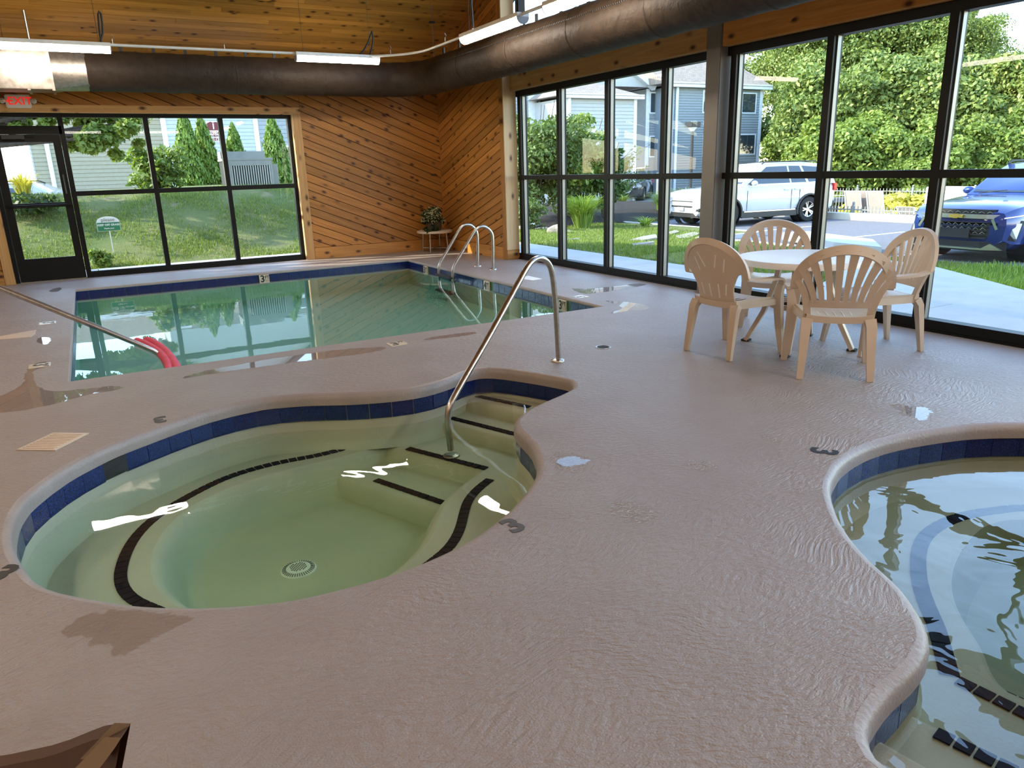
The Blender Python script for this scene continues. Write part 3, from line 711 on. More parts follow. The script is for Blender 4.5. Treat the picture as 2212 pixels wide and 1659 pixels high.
for k in range(-3, 4): part('slot', MB().box((c[0] - math.sqrt(.05 ** 2 - (k * .014) ** 2), c[1] + k * .014 - .0035, .0012), (c[0] + math.sqrt(.05 ** 2 - (k * .014) ** 2), c[1] + k * .014 + .0035, .0022)), 'ac_dark', fd, world=True)
def painted(px, up, size, label):
    c = P(*px); U = Vector((up[0], up[1], 0)).normalized(); X = U.cross(Vector((0, 0, 1))); o = lettering('3', size, 'black_print', None, (c[0], c[1], .0015), X, U, .0007, .006, name='painted_numeral')
    tag(o, label, 'numeral')
def vec(px, qx): a, b = np.array(P(*px)), np.array(P(*qx)); return (b - a)[:2]
painted((345, 906), vec((345, 906), (360, 950)), .17, 'faint painted 3 on the deck at the far rim of the green hot tub')
painted((1110, 1136), vec((1110, 1136), (1040, 1090)), .17, 'black painted 3 on the deck at the right rim of the green hot tub')
painted((1777, 975), vec((1777, 975), (1850, 985)), .18, 'black painted 3 on the deck beside the blue-reflecting hot tub')
painted((2, 1241), vec((2, 1241), (70, 1200)), .17, 'black painted 3 cut off by the left picture edge beside the hot tub')
def depth_tile(px, up, label):
    c = np.array(P(*px)); t_ = thing('depth_marker', label, 'depth marker', tuple(c)); U = np.array([*up, 0.0]); U /= np.linalg.norm(U); X = np.array([U[1], -U[0], 0]); h = .078; w = .078
    part('tile', MB().prism([tuple((c + X * a + U * b)[:2]) for a, b in ((-w, -h), (w, -h), (w, h), (-w, h))], .0004, .003), 'cream_tile', t_, world=True)
    o = c - X * .02; lettering('3', .15, 'black_print', t_, (o[0], o[1], .0035), X, U, .0005, .004, name='numeral')
    o = c + X * .048 + U * .045; lettering('FT', .05, 'black_print', t_, (o[0], o[1], .0035), X, U, .0005, .001, name='unit')
depth_tile((858, 743), (0, 1), 'white depth tile reading 3 FT in the deck between pool and green hot tub')
depth_tile((86, 790), (1, 0), 'white depth tile reading 3 FT in the deck at the near left pool corner')
depth_tile((1253, 641), (-1, 0), 'white depth tile in the deck near the right pool corner and window puddle')
depth_tile((103, 698), (1, 0), 'white depth tile in the wet deck left of the pool, half way along')
# ---- puddles
def puddle(px, label, mat='puddle', z=.0022):
    lp = ccw(smooth_loop([np.array(P(x, y)[:2]) for x, y in px], 90, True, 2)); g = np.random.default_rng(len(px))
    lp = [p + g.normal(0, .006, 2) * (1 if mat == 'puddle' else 2) for p in lp]
    solo('puddle', region(lp, [], z), mat, label, 'puddle', recalc=False)
s5 = 660 / 2212
puddle(zm(0, 560, s5, [(-60, 1125), (150, 1100), (330, 1065), (480, 1030), (620, 985), (780, 960), (920, 935), (850, 915), (700, 930), (560, 945), (420, 958), (330, 950), (250, 910), (230, 800), (330, 790), (360, 745), (270, 745), (190, 790), (180, 900), (80, 960), (-60, 1010)]), 'large puddle at the near left pool corner reflecting the door')
puddle([(380, 820), (433, 813), (507, 800), (597, 788), (660, 780), (720, 773), (773, 766), (830, 757), (834, 750), (780, 752), (720, 757), (660, 765), (597, 774), (520, 787), (440, 802)], 'long thin puddle along the near pool edge beside the 3 FT tile')
puddle([(905, 737), (990, 728), (1035, 720), (1022, 716), (930, 729)], 'thin puddle right of the 3 FT tile by the pool')
sb = 480 / 2212
puddle(zm(1080, 430, sb, [(690, 885), (800, 897), (900, 895), (1010, 882), (1200, 865), (1330, 842), (1480, 848), (1400, 868), (1250, 895), (1100, 920), (900, 945), (800, 940)]), 'long puddle under the right window reflecting green grass')
puddle(zm(1080, 430, sb, [(1020, 1008), (1150, 1020), (1300, 1030), (1420, 1050), (1500, 1080), (1440, 1108), (1290, 1110), (1100, 1148), (1090, 1135), (1240, 1090), (1150, 1050)]), 'puddle beyond the right pool corner reflecting pale boards')
puddle([(1913, 876), (1940, 872), (1962, 879), (2009, 880), (2010, 904), (1985, 911), (1978, 900), (1935, 895), (1950, 887)], 'small clear puddle just beyond the blue-reflecting hot tub')
sd_ = 760 / 2212
puddle(zm(1000, 840, sd_, [(590, 440), (720, 420), (742, 450), (805, 440), (780, 470), (690, 488), (590, 492)]), 'small brown puddle right of the green hot tub rim')
puddle(zm(1000, 840, sd_, [(560, 390), (640, 400), (760, 420), (800, 450), (760, 510), (680, 530), (560, 500)]), 'wet patch with painted white glints around the small brown puddle', 'wet_painted_glint', .0012)
puddle(zm(1000, 840, sd_, [(890, 730), (1000, 705), (1120, 715), (1220, 760), (1230, 810), (1180, 855), (1080, 850), (980, 815)]), 'large wet patch with painted white glints in the middle of the deck', 'wet_painted_glint')
puddle(zm(1000, 840, sd_, [(1410, 460), (1480, 450), (1570, 470), (1600, 500), (1530, 520), (1430, 505)]), 'small wet patch with painted white glints between the two hot tubs', 'wet_painted_glint')
puddle(zm(1000, 840, sd_, [(1860, 285), (1930, 295), (2010, 340), (1980, 350), (1900, 315)]), 'narrow wet streak with painted white glints on the deck in front of the chairs', 'wet_painted_glint')
puddle([(130, 1355), (190, 1325), (280, 1318), (350, 1325), (430, 1335), (380, 1355), (330, 1380), (270, 1415), (235, 1418), (250, 1390), (180, 1397), (210, 1375), (135, 1378)], 'fan-shaped damp patch in front of the green hot tub', 'puddle', .0012)
puddle([(76, 735), (90, 728), (110, 730), (108, 742), (92, 746)], 'tiny round puddle left of the pool near the flat lid')
puddle([(104, 628), (125, 621), (134, 622), (130, 629), (112, 632)], 'tiny puddle at the far left corner of the pool')
# ------------------------------------------------------------------ walls, ceiling, glazing
CS, CY0, CZ0 = .53, 12.41, 3.60                       # ceiling rises away from the far wall up to a ridge
def ceil_z(y): return CZ0 + CS * (CY0 - y) if y > 4.6 else CZ0 + CS * (CY0 - 4.6) - CS * (4.6 - y)
def planks(wall, polys, ang, pitch, to_world, mat, thick=.016, name='plank', gap=.011, maxlen=None):
    """boards cut from convex wall regions; to_world(u, v) gives the 3D frame (origin, U, V, N)"""
    ca, sa = cos(ang), sin(ang); O, U, V, N = [Vector(v) for v in to_world]
    L = (U * ca + V * sa); Q = (-U * sa + V * ca); Mx = Matrix((L, Q, N)).transposed().to_4x4(); Mx.translation = O
    for poly in polys:
        loc = [(u * ca + v * sa, -u * sa + v * ca) for u, v in poly]
        lo = math.floor(min(p[1] for p in loc) / pitch); hi = math.ceil(max(p[1] for p in loc) / pitch)
        for k in range(lo, hi):
            q = clip_poly(loc, (0, -1), -(k * pitch + gap / 2)); q = clip_poly(q, (0, 1), (k + 1) * pitch - gap / 2) if len(q) > 2 else q
            if len(q) < 3: continue
            pcs = [q]
            if maxlen:
                pcs = []; a_ = min(p[0] for p in q); b_ = max(p[0] for p in q); cuts = [a_ - 1]; x_ = a_ + random.uniform(.5, maxlen)
                while x_ < b_ - .3: cuts.append(x_); x_ += random.uniform(maxlen * .5, maxlen)
                cuts.append(b_ + 1)
                for i in range(len(cuts) - 1):
                    z = clip_poly(q, (-1, 0), -(cuts[i] + .0015)); z = clip_poly(z, (1, 0), cuts[i + 1] - .0015) if len(z) > 2 else z
                    if len(z) > 2: pcs.append(z)
            for z in pcs:
                n = len(z); A = abs(sum(z[i][0] * z[(i + 1) % n][1] - z[(i + 1) % n][0] * z[i][1] for i in range(n))) / 2
                if A < .0008: continue
                me = MB().prism(z, 0, thick + random.uniform(0, .003)).mesh(name); put(name, me, mat, wall, M=Mx)
# far wall
OX0, OX1, OZ = -1.10, 3.24, 2.42                       # opening of the storefront
wf = MB()
for a, b in (((-3.2, YA + .004, 0), (OX0, YA + .15, 3.6)), ((OX1 + .02, YA + .004, 0), (XB + .1, YA + .15, 3.6)), ((OX0, YA + .004, OZ + .02), (OX1 + .02, YA + .15, 3.6))): wf.box(a, b)
wall_far = structure('wall_far', wf, 'backing')
fr_ = ((0, YA + .004, 0), (1, 0, 0), (0, 0, 1), (0, -1, 0))
planks(wall_far, [[(3.39, .20), (XN, .20), (XN, 3.25), (3.39, 3.25)], [(OX0 - .13, 2.53), (3.385, 2.53), (3.385, 3.25), (OX0 - .13, 3.25)], [(-3.2, .2), (OX0 - .135, .2), (OX0 - .135, 3.25), (-3.2, 3.25)]], R_(-22), .132, fr_, 'pine_plank')
tr1 = structure('trim_1', MB().box((OX0 - .13, YA - .034, OZ + .005), (3.385, YA - .006, 2.53)), 'pine_trim', bevel=.003)
structure('trim_2', MB().box((OX1 + .012, YA - .034, 0), (3.385, YA - .006, OZ + .004)), 'pine_trim_up', bevel=.003)
structure('trim_3', MB().box((OX0 - .13, YA - .034, 0), (OX0 - .002, YA - .006, OZ + .004)), 'pine_trim_up', bevel=.003)
structure('trim_4', MB().box((OX1, YA - .03, 0), (OX1 + .012, YA + .14, OZ)).box((OX0 - .002, YA - .03, OZ), (OX1 + .012, YA + .14, OZ + .012)), 'pine_jamb_up')
structure('baseboard_far', MB().box((3.388, YA - .036, 0), (XN - .02, YA - .004, .195)), 'pine_base', bevel=.003)
structure('baseboard_left', MB().box((-3.2, YA - .036, 0), (OX0 - .133, YA - .004, .195)), 'pine_base', bevel=.003)
# right plank wall
wr = structure('wall_right', MB().box((XN + .004, XJ + .02, 0), (XN + .2, YA + .02, 4.6)), 'backing')
fr_ = ((XN + .004, YA, 0), (0, -1, 0), (0, 0, 1), (-1, 0, 0))
planks(wr, [[(.0, .20), (YA - XJ - .13, .20), (YA - XJ - .13, 4.5), (0, 3.2)]], R_(19), .125, fr_, 'pine_plank')
structure('baseboard_right', MB().box((XN - .034, XJ + .13, 0), (XN - .002, YA - .03, .195)), 'pine_base_y', bevel=.003)
structure('trim_5', MB().box((XN - .034, XJ + .012, 0), (XN - .002, XJ + .125, 4.55)), 'pine_base_up', bevel=.003)
structure('trim_6', MB().box((XN - .012, YA - .045, .195), (XN + .003, YA - .014, 3.2)), 'pine_base_up')
jb = structure('wall_jamb', MB().box((XN - .03, XJ - .012, .16), (XB + .0, XJ + .02, 4.9)), 'pine_jamb_up', bevel=.003)
structure('trim_7', MB().box((XN - .032, XJ - .014, 0), (XB, XJ + .02, .158)), 'pine_base', bevel=.003)
# ceiling
YR = 4.6; ZR = ceil_z(YR)
cm = MB().add([(-3.3, YA + .3, ceil_z(YA + .3) + .03), (6.5, YA + .3, ceil_z(YA + .3) + .03), (6.5, YR, ZR + .03), (-3.3, YR, ZR + .03), (-3.3, -4.2, ceil_z(-4.2) + .03), (6.5, -4.2, ceil_z(-4.2) + .03)], [(0, 1, 2, 3), (3, 2, 5, 4)])
ceil = structure('ceiling', cm, 'pine_ceiling')
sl = Vector((0, -1, CS)).normalized(); nn_ = Vector((1, 0, 0)).cross(sl); nn_ = -nn_ if nn_.z > 0 else nn_
O_ = Vector((0, YA + .02, ceil_z(YA + .02) + .012))
planks(ceil, [[(-3.2, 0), (XN + .1, 0), (XN + .1, 2.75), (-3.2, 2.75)]], 0, .098, (O_, (1, 0, 0), sl, nn_), 'pine_ceiling', thick=.014, gap=.008, maxlen=3.6)
structure('roof', MB().add([(-3.6, YA + .5, ceil_z(YA + .5) + .06), (6.7, YA + .5, ceil_z(YA + .5) + .06), (6.7, YR, ZR + .06), (-3.6, YR, ZR + .06), (-3.6, -4.6, ceil_z(-4.6) + .06), (6.7, -4.6, ceil_z(-4.6) + .06)]
          + [(-3.6, YA + .5, ceil_z(YA + .5) + .2), (6.7, YA + .5, ceil_z(YA + .5) + .2), (6.7, YR, ZR + .2), (-3.6, YR, ZR + .2), (-3.6, -4.6, ceil_z(-4.6) + .2), (6.7, -4.6, ceil_z(-4.6) + .2)],
          [(0, 1, 2, 3), (3, 2, 5, 4), (6, 7, 8, 9), (9, 8, 11, 10), (0, 1, 7, 6), (4, 5, 11, 10), (0, 3, 9, 6), (3, 4, 10, 9), (1, 2, 8, 7), (2, 5, 11, 8)]), 'shingle_dark')
structure('wall_left', MB().add([(-3.2, -4, 0), (-3.2, YA, 0), (-3.2, YA, ceil_z(YA)), (-3.2, YR, ZR), (-3.2, -4, ceil_z(-4))], [(0, 1, 2, 3, 4)]), 'pine_ceiling')
structure('wall_near', MB().box((-3.2, -4.15, 0), (6.3, -4, 3.4)), 'pine_ceiling')
# -------- far storefront
def mull(parent, a, b, mat='black_frame', name='mullion'): return part(name, MB().box(a, b), mat, parent, world=True)
w1 = structure('window_1', MB().box((-.14, YF, .04), (OX1, YF + .10, .085)), 'black_frame')
fx = lambda px, py=330: PY(px, py, YF)[0]
xs = [fx(142) + .00, fx(325), fx(485), fx(632.5)]
xs[0] = -.135
mz = (1.235, 1.305)
for i, x in enumerate(xs):
    hw = .036 if i else .035
    mull(w1, (x - hw, YF - .005, .0), (x + hw, YF + .105, OZ))
mull(w1, (xs[-1] + .03, YF - .002, 0), (OX1, YF + .1, OZ))
mull(w1, (OX0, YF - .006, OZ - .055), (OX1, YF + .106, OZ), name='head_rail')
mull(w1, (-.135, YF - .006, 0), (OX1, YF + .106, .085), name='sill_rail')
for i in range(3):
    mull(w1, (xs[i] + .034, YF - .004, mz[0]), (xs[i + 1] - .034, YF + .10, mz[1]), name='rail')
    for z0_, z1_ in ((.085, mz[0]), (mz[1], OZ - .055)):
        part('pane', MB().box((xs[i] + .03, YF + .05, z0_ - .005), (xs[i + 1] - .03, YF + .056, z1_ + .005)), 'glass', w1, world=True)
# door
mull(w1, (OX0, YF - .005, 2.13), (-.135, YF + .105, 2.245), name='transom_bar'); mull(w1, (OX0, YF - .005, 0), (OX0 + .05, YF + .105, OZ), name='door_post')
part('pane', MB().box((OX0 + .04, YF + .05, 2.24), (-.16, YF + .056, OZ - .05)), 'glass', w1, world=True)
d1 = structure('door_1', MB().box((OX0 + .055, YF + .01, .012), (-.175, YF + .055, .345)), 'black_frame')
for nm, a, b in (('stile', (OX0 + .055, YF + .01, .345), (OX0 + .16, YF + .055, 2.125)), ('stile', (-.275, YF + .01, .345), (-.175, YF + .055, 2.125)), ('top_rail', (OX0 + .16, YF + .01, 2.02), (-.275, YF + .055, 2.125)), ('mid_rail', (OX0 + .16, YF + .01, 1.09), (-.275, YF + .055, 1.155))):
    mull(d1, a, b, name=nm)
for z0_, z1_ in ((.34, 1.095), (1.15, 2.025)): part('pane', MB().box((OX0 + .155, YF + .03, z0_), (-.27, YF + .036, z1_)), 'glass', d1, world=True)
part('push_bar', MB().tube([(OX0 + .10, YF - .03, 1.12), (-.2, YF - .03, 1.12)], .016, 10).box((OX0 + .09, YF - .03, 1.10), (OX0 + .13, YF + .012, 1.14)).box((-.23, YF - .03, 1.10), (-.19, YF + .012, 1.14)), 'black_frame', d1, world=True)
part('door_closer', MB().box((OX0 + .2, YF - .055, 2.06), (OX0 + .48, YF + .008, 2.115)).strap([(OX0 + .3, YF - .04, 2.125), (OX0 + .62, YF - .10, 2.13)], .02, .008), 'black_trim', d1, world=True)
part('pull_handle', MB().tube([(-.225, YF + .005, 1.28), (-.225, YF - .035, 1.28), (-.225, YF - .035, 1.55), (-.225, YF + .005, 1.55)], .009, 8), 'black_trim', d1, world=True)
structure('trim_8', MB().box((OX0 + .05, YF - .03, 0), (-.17, YF + .12, .01)), 'steel_dull')
# -------- right storefront
YE = -1.8
by = [10.54, 9.425, 8.265, 7.145, 6.05, 4.87, 3.745, 2.6, 1.45, .3, -.85, YE]
HB = 2.60
w2 = structure('window_2', MB().box((XB - .02, YE, 0), (XB + .12, XJ - .012, .02)), 'black_frame')
mull(w2, (XB - .004, YE, .02), (XB + .11, XJ - .012, .10), name='sill_rail'); mull(w2, (XB - .004, YE, HB - .085), (XB + .11, XJ - .012, HB), name='head_rail')
rz = (1.270, 1.335)
for i, y in enumerate(by):
    hw = .048 if i else .055
    mull(w2, (XB - .006, y - hw * .55, .1), (XB + .115, y + hw, HB - .085))
    part('glazing_stop', MB().box((XB + .030, y - hw * .55 - .014, .1), (XB + .075, y - hw * .55, HB - .085)), 'frame_silver', w2, world=True)
    if i < len(by) - 1:
        y2 = by[i + 1]; mull(w2, (XB - .005, y2 + .03, rz[0]), (XB + .11, y - .026, rz[1]), name='rail')
        for z0_, z1_ in ((.1, rz[0]), (rz[1], HB - .085)): part('pane', MB().box((XB + .06, y2 + .02, z0_ - .005), (XB + .066, y - .02, z1_ + .005)), 'glass', w2, world=True)
beam = structure('trim_9', MB().box((XB - .10, 6.365, HB + .002), (XB + .13, XJ - .012, 2.83)), 'pine_trim_y', bevel=.004)
structure('trim_10', MB().box((XB - .10, YE, HB + .002), (XB + .13, 6.14, 2.83)), 'pine_base_y', bevel=.004)
structure('trim_11', MB().box((XB - .13, XJ - .9, 2.832), (XB + .13, XJ - .012, 2.86)), 'pine_trim_y')
# upper glazing above the beam, up to the roof
w3 = structure('window_3', MB().box((XB - .004, YE, 2.83), (XB + .11, XJ - .012, 2.90)), 'black_frame')
for i, y in enumerate(by[::2] + [YE]):
    top = ceil_z(y); mull(w3, (XB - .006, y - .05, 2.9), (XB + .11, y + .05, top))
yy = by[::2] + [YE]
for i in range(len(yy) - 1):
    a, b = yy[i], yy[i + 1]
    pts_ = [(a - .03, 2.88), (b + .03, 2.88), (b + .03, ceil_z(b + .03) - .05)] + ([(YR, ZR - .05)] if b < YR < a else []) + [(a - .03, ceil_z(a - .03) - .05)]
    n = len(pts_); part('pane', MB().add([(XB + .06, y, z) for y, z in pts_] + [(XB + .066, y, z) for y, z in pts_], [tuple(range(n)), tuple(range(n, 2 * n))[::-1]] + [(k, (k + 1) % n, n + (k + 1) % n, n + k) for k in range(n)]), 'glass', w3, world=True)
structure('wall_front', MB().box((XB, -4.1, 0), (XB + .15, YE, 4.2)), 'pine_ceiling')
col = thing('steel_column', 'square grey steel column standing in front of the right window wall', 'column', (6.15, 6.25, 0))
part('shaft', MB().box((6.02, 6.15, 0), (6.285, 6.36, 2.84)), 'column_brown', col, world=True, bevel=.008)
part('base_plate', MB().box((6.005, 6.135, 0), (6.3, 6.375, .012)), 'column_brown', col, world=True)
# -------- ducts
DR, DZ, DY, DX = .265, 2.905, 12.36, 5.20
dt = thing('fabric_duct', 'thick black fabric air duct hanging along both walls and turning in the corner', 'duct', (DX, DY, DZ))
path = [(.30 + i * .12, DY, DZ) for i in range(int((DX - .75 - .3) / .12))]
for k in range(0, 13):
    a = pi / 2 * k / 12; path.append((DX - .7 + .7 * sin(a), DY - .7 + .7 * cos(a), DZ))
yk = DY - .7
while yk > -2: yk -= .12; path.append((DX, yk, DZ))
g = np.random.default_rng(3); rad = []
for i, p in enumerate(path):
    r = DR * (1 + .012 * sin(i * 1.7) + g.normal(0, .004))
    if i in (14, 15): r *= .985
    rad.append(r)
part('fabric_tube', MB().tube(path, rad, 40), 'duct_fabric', dt, smooth=70, world=True)
def ring(y=None, x=None, r=DR * 1.012, w=.03):
    if x is not None: return MB().lathe([(r, -w), (r * 1.012, -w * .4), (r * 1.012, w * .4), (r, w)], (x, DY, DZ), 36, 'x', False)
    return MB().lathe([(r, -w), (r * 1.012, -w * .4), (r * 1.012, w * .4), (r, w)], (DX, y, DZ), 36, 'y', False)
for x in (.36, .95, 2.25, 3.55): part('seam_band', ring(x=x, w=.018), 'duct_fabric', dt, smooth=70, world=True)
for y in (10.3, 8.85, 7.45, 6.1, 4.7): part('seam_band', ring(y=y, w=.018), 'duct_fabric', dt, smooth=70, world=True)
zp = MB()
for i in range(240):
    y = 11.4 - i * .035; a = R_(158); zp.box((DX + (DR * 1.006) * cos(a) - .006, y, DZ + DR * 1.006 * sin(a) - .006), (DX + DR * 1.006 * cos(a) + .006, y + .018, DZ + DR * 1.006 * sin(a) + .006))
part('zipper_teeth', zp, 'black_trim', dt, kind='stuff', world=True)
for i in range(9): part('hanger_strap', MB().box((.75 + i * .42, DY - .012, DZ + DR - .01), (.79 + i * .42, DY + .012, DZ + DR + .09)), 'black_trim', dt, world=True)
for i in range(10): part('hanger_strap', MB().box((DX - .012, 11.2 - i * .55, DZ + DR - .01), (DX + .012, 11.24 - i * .55, DZ + DR + .09)), 'black_trim', dt, world=True)
part('hanger_cable', MB().tube([(.6, DY, DZ + DR + .09), (4.5, DY, DZ + DR + .09)], .006, 6), 'black_trim', dt, world=True)
md = thing('metal_duct', 'shiny sheet metal air duct above the exit sign joining the black fabric duct', 'duct', (-1.4, DY, 2.9))
part('duct_box', MB().box((-3.2, DY - .26, DZ - .27), (-.12, DY + .26, DZ + .27)), 'galvanized', md, world=True, bevel=.006)
tp = []
for k in range(32):
    a = 2 * pi * k / 32; c_, s_ = cos(a), sin(a); m = max(abs(c_), abs(s_)); tp.append((c_ / m * .26, s_ / m * .27))
part('transition', MB().grid([[(-.12, DY + u, DZ + v) for u, v in tp], [(.33, DY + DR * .99 * cos(2 * pi * k / 32), DZ + DR * .99 * sin(2 * pi * k / 32)) for k in range(32)]], True), 'galvanized', md, smooth=50, world=True)
for x in (-.42, -.14): part('seam_flange', MB().box((x, DY - .28, DZ - .29), (x + .035, DY + .28, DZ + .29)).box((x + .036, DY - .1, DZ - .1), (x + .037, DY + .1, DZ + .1)), 'galvanized', md, world=True)
part('hanger_rod', MB().tube([(-.30, DY, DZ + .27), (-.30, DY, ceil_z(DY))], .012, 8), 'galvanized', md, world=True)
# -------- lights and conduit
LZ = 3.045
def fixture(lab, a, b, chains=True, group='linear tube lights hung from the ceiling'):
    a, b = Vector(a), Vector(b); d = (b - a); L = d.length; d.normalize(); s_ = Vector((0, 0, 1)).cross(d)
    f = thing('linear_light', lab, 'ceiling light', tuple((a + b) / 2), math.atan2(d.y, d.x), group)
    h = L / 2
    part('housing', MB().box((-h, -.078, .0), (h, .078, .045)), 'white_enamel', f, bevel=.004)
    pr = [(.074 * cos(pi + pi * k / 12), .072 * sin(pi + pi * k / 12)) for k in range(13)]
    part('lens', MB().grid([[(x, u, v - .001) for u, v in pr] for x in (-h + .012, h - .012)]), 'lamp_lens', f, smooth=60, recalc=False)
    for x in (-h, h - .013):
        pr2 = [(.078 * cos(pi + pi * k / 12), .076 * sin(pi + pi * k / 12)) for k in range(13)] ; n = len(pr2)
        part('end_cap', MB().add([(x, u, v) for u, v in pr2] + [(x + .013, u, v) for u, v in pr2], [tuple(range(n)), tuple(range(n, 2 * n))[::-1]] + [(k, (k + 1) % n, n + (k + 1) % n, n + k) for k in range(n)]), 'grey_plastic', f)
    if chains:
        for x in (-h * .8, h * .8):
            wy = (a + b) / 2 + d * x; zt = ceil_z(wy.y) - LZ
            part('hanger_wire', MB().tube([(x, 0, .045), (x, 0, zt)], .0025, 5), 'black_trim', f)
    return f
YL, XL = 11.15, 4.52
f1 = PY(239, 100, YL); f2a, f2b = PY(637, 120, YL), PY(818, 131, YL)
f3a, f3b = PX(1003, 82, XL), PX(1130, 43, XL); f4a = PX(1184, 18, XL)
fixture('long bright tube light at the top left above the metal duct', (f1[0] - 1.25, YL, LZ), (f1[0], YL, LZ))
fixture('bright tube light hanging in front of the black duct, middle of the picture', (f2a[0], YL, LZ), (f2b[0], YL, LZ))
fixture('tube light hanging below the right part of the duct by the corner window', (XL, f3a[1], LZ), (XL, f3b[1], LZ))
fixture('tube light cut off by the top edge above the thick duct', (XL, f4a[1], LZ), (XL, f4a[1] - 1.25, LZ))
ordn = ['first', 'second', 'third', 'fourth', 'fifth']
for k, y in enumerate((2.6, .2, -2.2)): fixture('%s tube light beyond the top edge, in line with the right window wall' % ordn[k], (XL, y, LZ), (XL, y - 1.25, LZ), True, 'tube lights out of view')
for k, y in enumerate((8.6, 6.2, 3.8, 1.4, -1.0)): fixture('%s tube light from the glass door along the left side of the room' % ordn[k], (-1.9, y, LZ), (-1.9, y - 1.25, LZ), True, 'tube lights out of view')
for k, x in enumerate((-.4, 2.0)): fixture('%s tube light from the left along the back of the room' % ordn[k], (x, -2.9, LZ), (x + 1.25, -2.9, LZ), True, 'tube lights out of view')
cp = [(f1[0] - 1.3, YL, LZ + .03), (3.4, YL, LZ + .03)] + [(XL - .9 + .9 * sin(pi / 2 * k / 10), YL - .9 + .9 * cos(pi / 2 * k / 10), LZ + .03) for k in range(11)] + [(XL, -2.2, LZ + .03)]
cd_ = thing('light_conduit', 'slim pale conduit pipe linking the tube lights and bending in the corner', 'conduit', (XL, YL, LZ + .03))
part('pipe', MB().tube(cp, .017, 10), 'white_enamel', cd_, smooth=60, world=True)
for x, y in ((.62, YL), (1.95, YL), (XL, 9.7), (4.2, 10.9)):
    part('hanger_hook', MB().tube([(x, y, LZ + .03), (x, y, LZ + .1), (x + .02, y, LZ + .12), (x, y, LZ + .15)], .004, 6), 'steel_dull', cd_, world=True)
def cable(lab, pxs, Y, r=.012, name='power_cable'):
    q = [PY(x, y, Y) for x, y in pxs]; q = [(a, Y, c) for a, b, c in q]
    solo(name, MB().tube(q, r, 8), 'black_rubber', lab, 'cable', smooth=60)
cable('black looped cable hanging over the left tube light', ((221, 96), (217, 88), (222, 72), (221, 50), (218, 30), (214, 24), (212, 32), (214, 55), (216, 75), (220, 96)), YL)
cable('black V-shaped cable pair above the middle tube light', ((776, 120), (786, 108), (795, 92), (801, 74), (803, 66), (806, 80), (805, 95), (802, 110), (798, 122)), YL)
cable('black cable dropping to the tube light at the corner window', ((1017, -20), (1018, 10), (1020, 40), (1022, 62)), 8.6, .014)
ss = thing('ceiling_sensor', 'small black round device hanging on a wire near the corner of the ceiling', 'sensor', PY(933, 48, 11.6))
c = PY(933, 48, 11.6)
part('disc', MB().lathe([(.0, .012), (.045, .01), (.055, 0), (.045, -.012), (0, -.014)], c, 20), 'black_trim', ss, smooth=40, world=True)
part('wire', MB().tube([(c[0], c[1], ceil_z(c[1])), c, (c[0], c[1], 2.95)], .003, 5), 'black_trim', ss, world=True)
# -------- exit sign
ex = thing('exit_sign', 'lit exit sign with red letters and two round lamp heads above the glass door', 'exit sign', (-.60, YA - .06, 2.56))
part('body', MB().box((-.755, YA - .085, 2.475), (-.445, YA - .034, 2.655)), 'resin_white', ex, world=True, bevel=.012)
lettering('EXIT', .145, 'exit_red', ex, (-.578, YA - .087, 2.565), (1, 0, 0), (0, 0, 1), .001, .002, name='letters')
lettering('<', .07, 'exit_red', ex, (-.732, YA - .087, 2.565), (1, 0, 0), (0, 0, 1), .001, .002, name='arrow')
for x in (-.79, -.41):
    part('lamp_head', MB().lathe([(.0, -.05), (.030, -.045), (.038, -.01), (.03, .03), (.012, .04)], (x, YA - .07, 2.57), 16, 'y'), 'white_plastic', ex, smooth=40, world=True)
    part('lamp_lens', MB().lathe([(.0, -.056), (.026, -.052), (.028, -.044)], (x, YA - .07, 2.57), 16, 'y'), 'lamp_clear', ex, smooth=40, world=True)
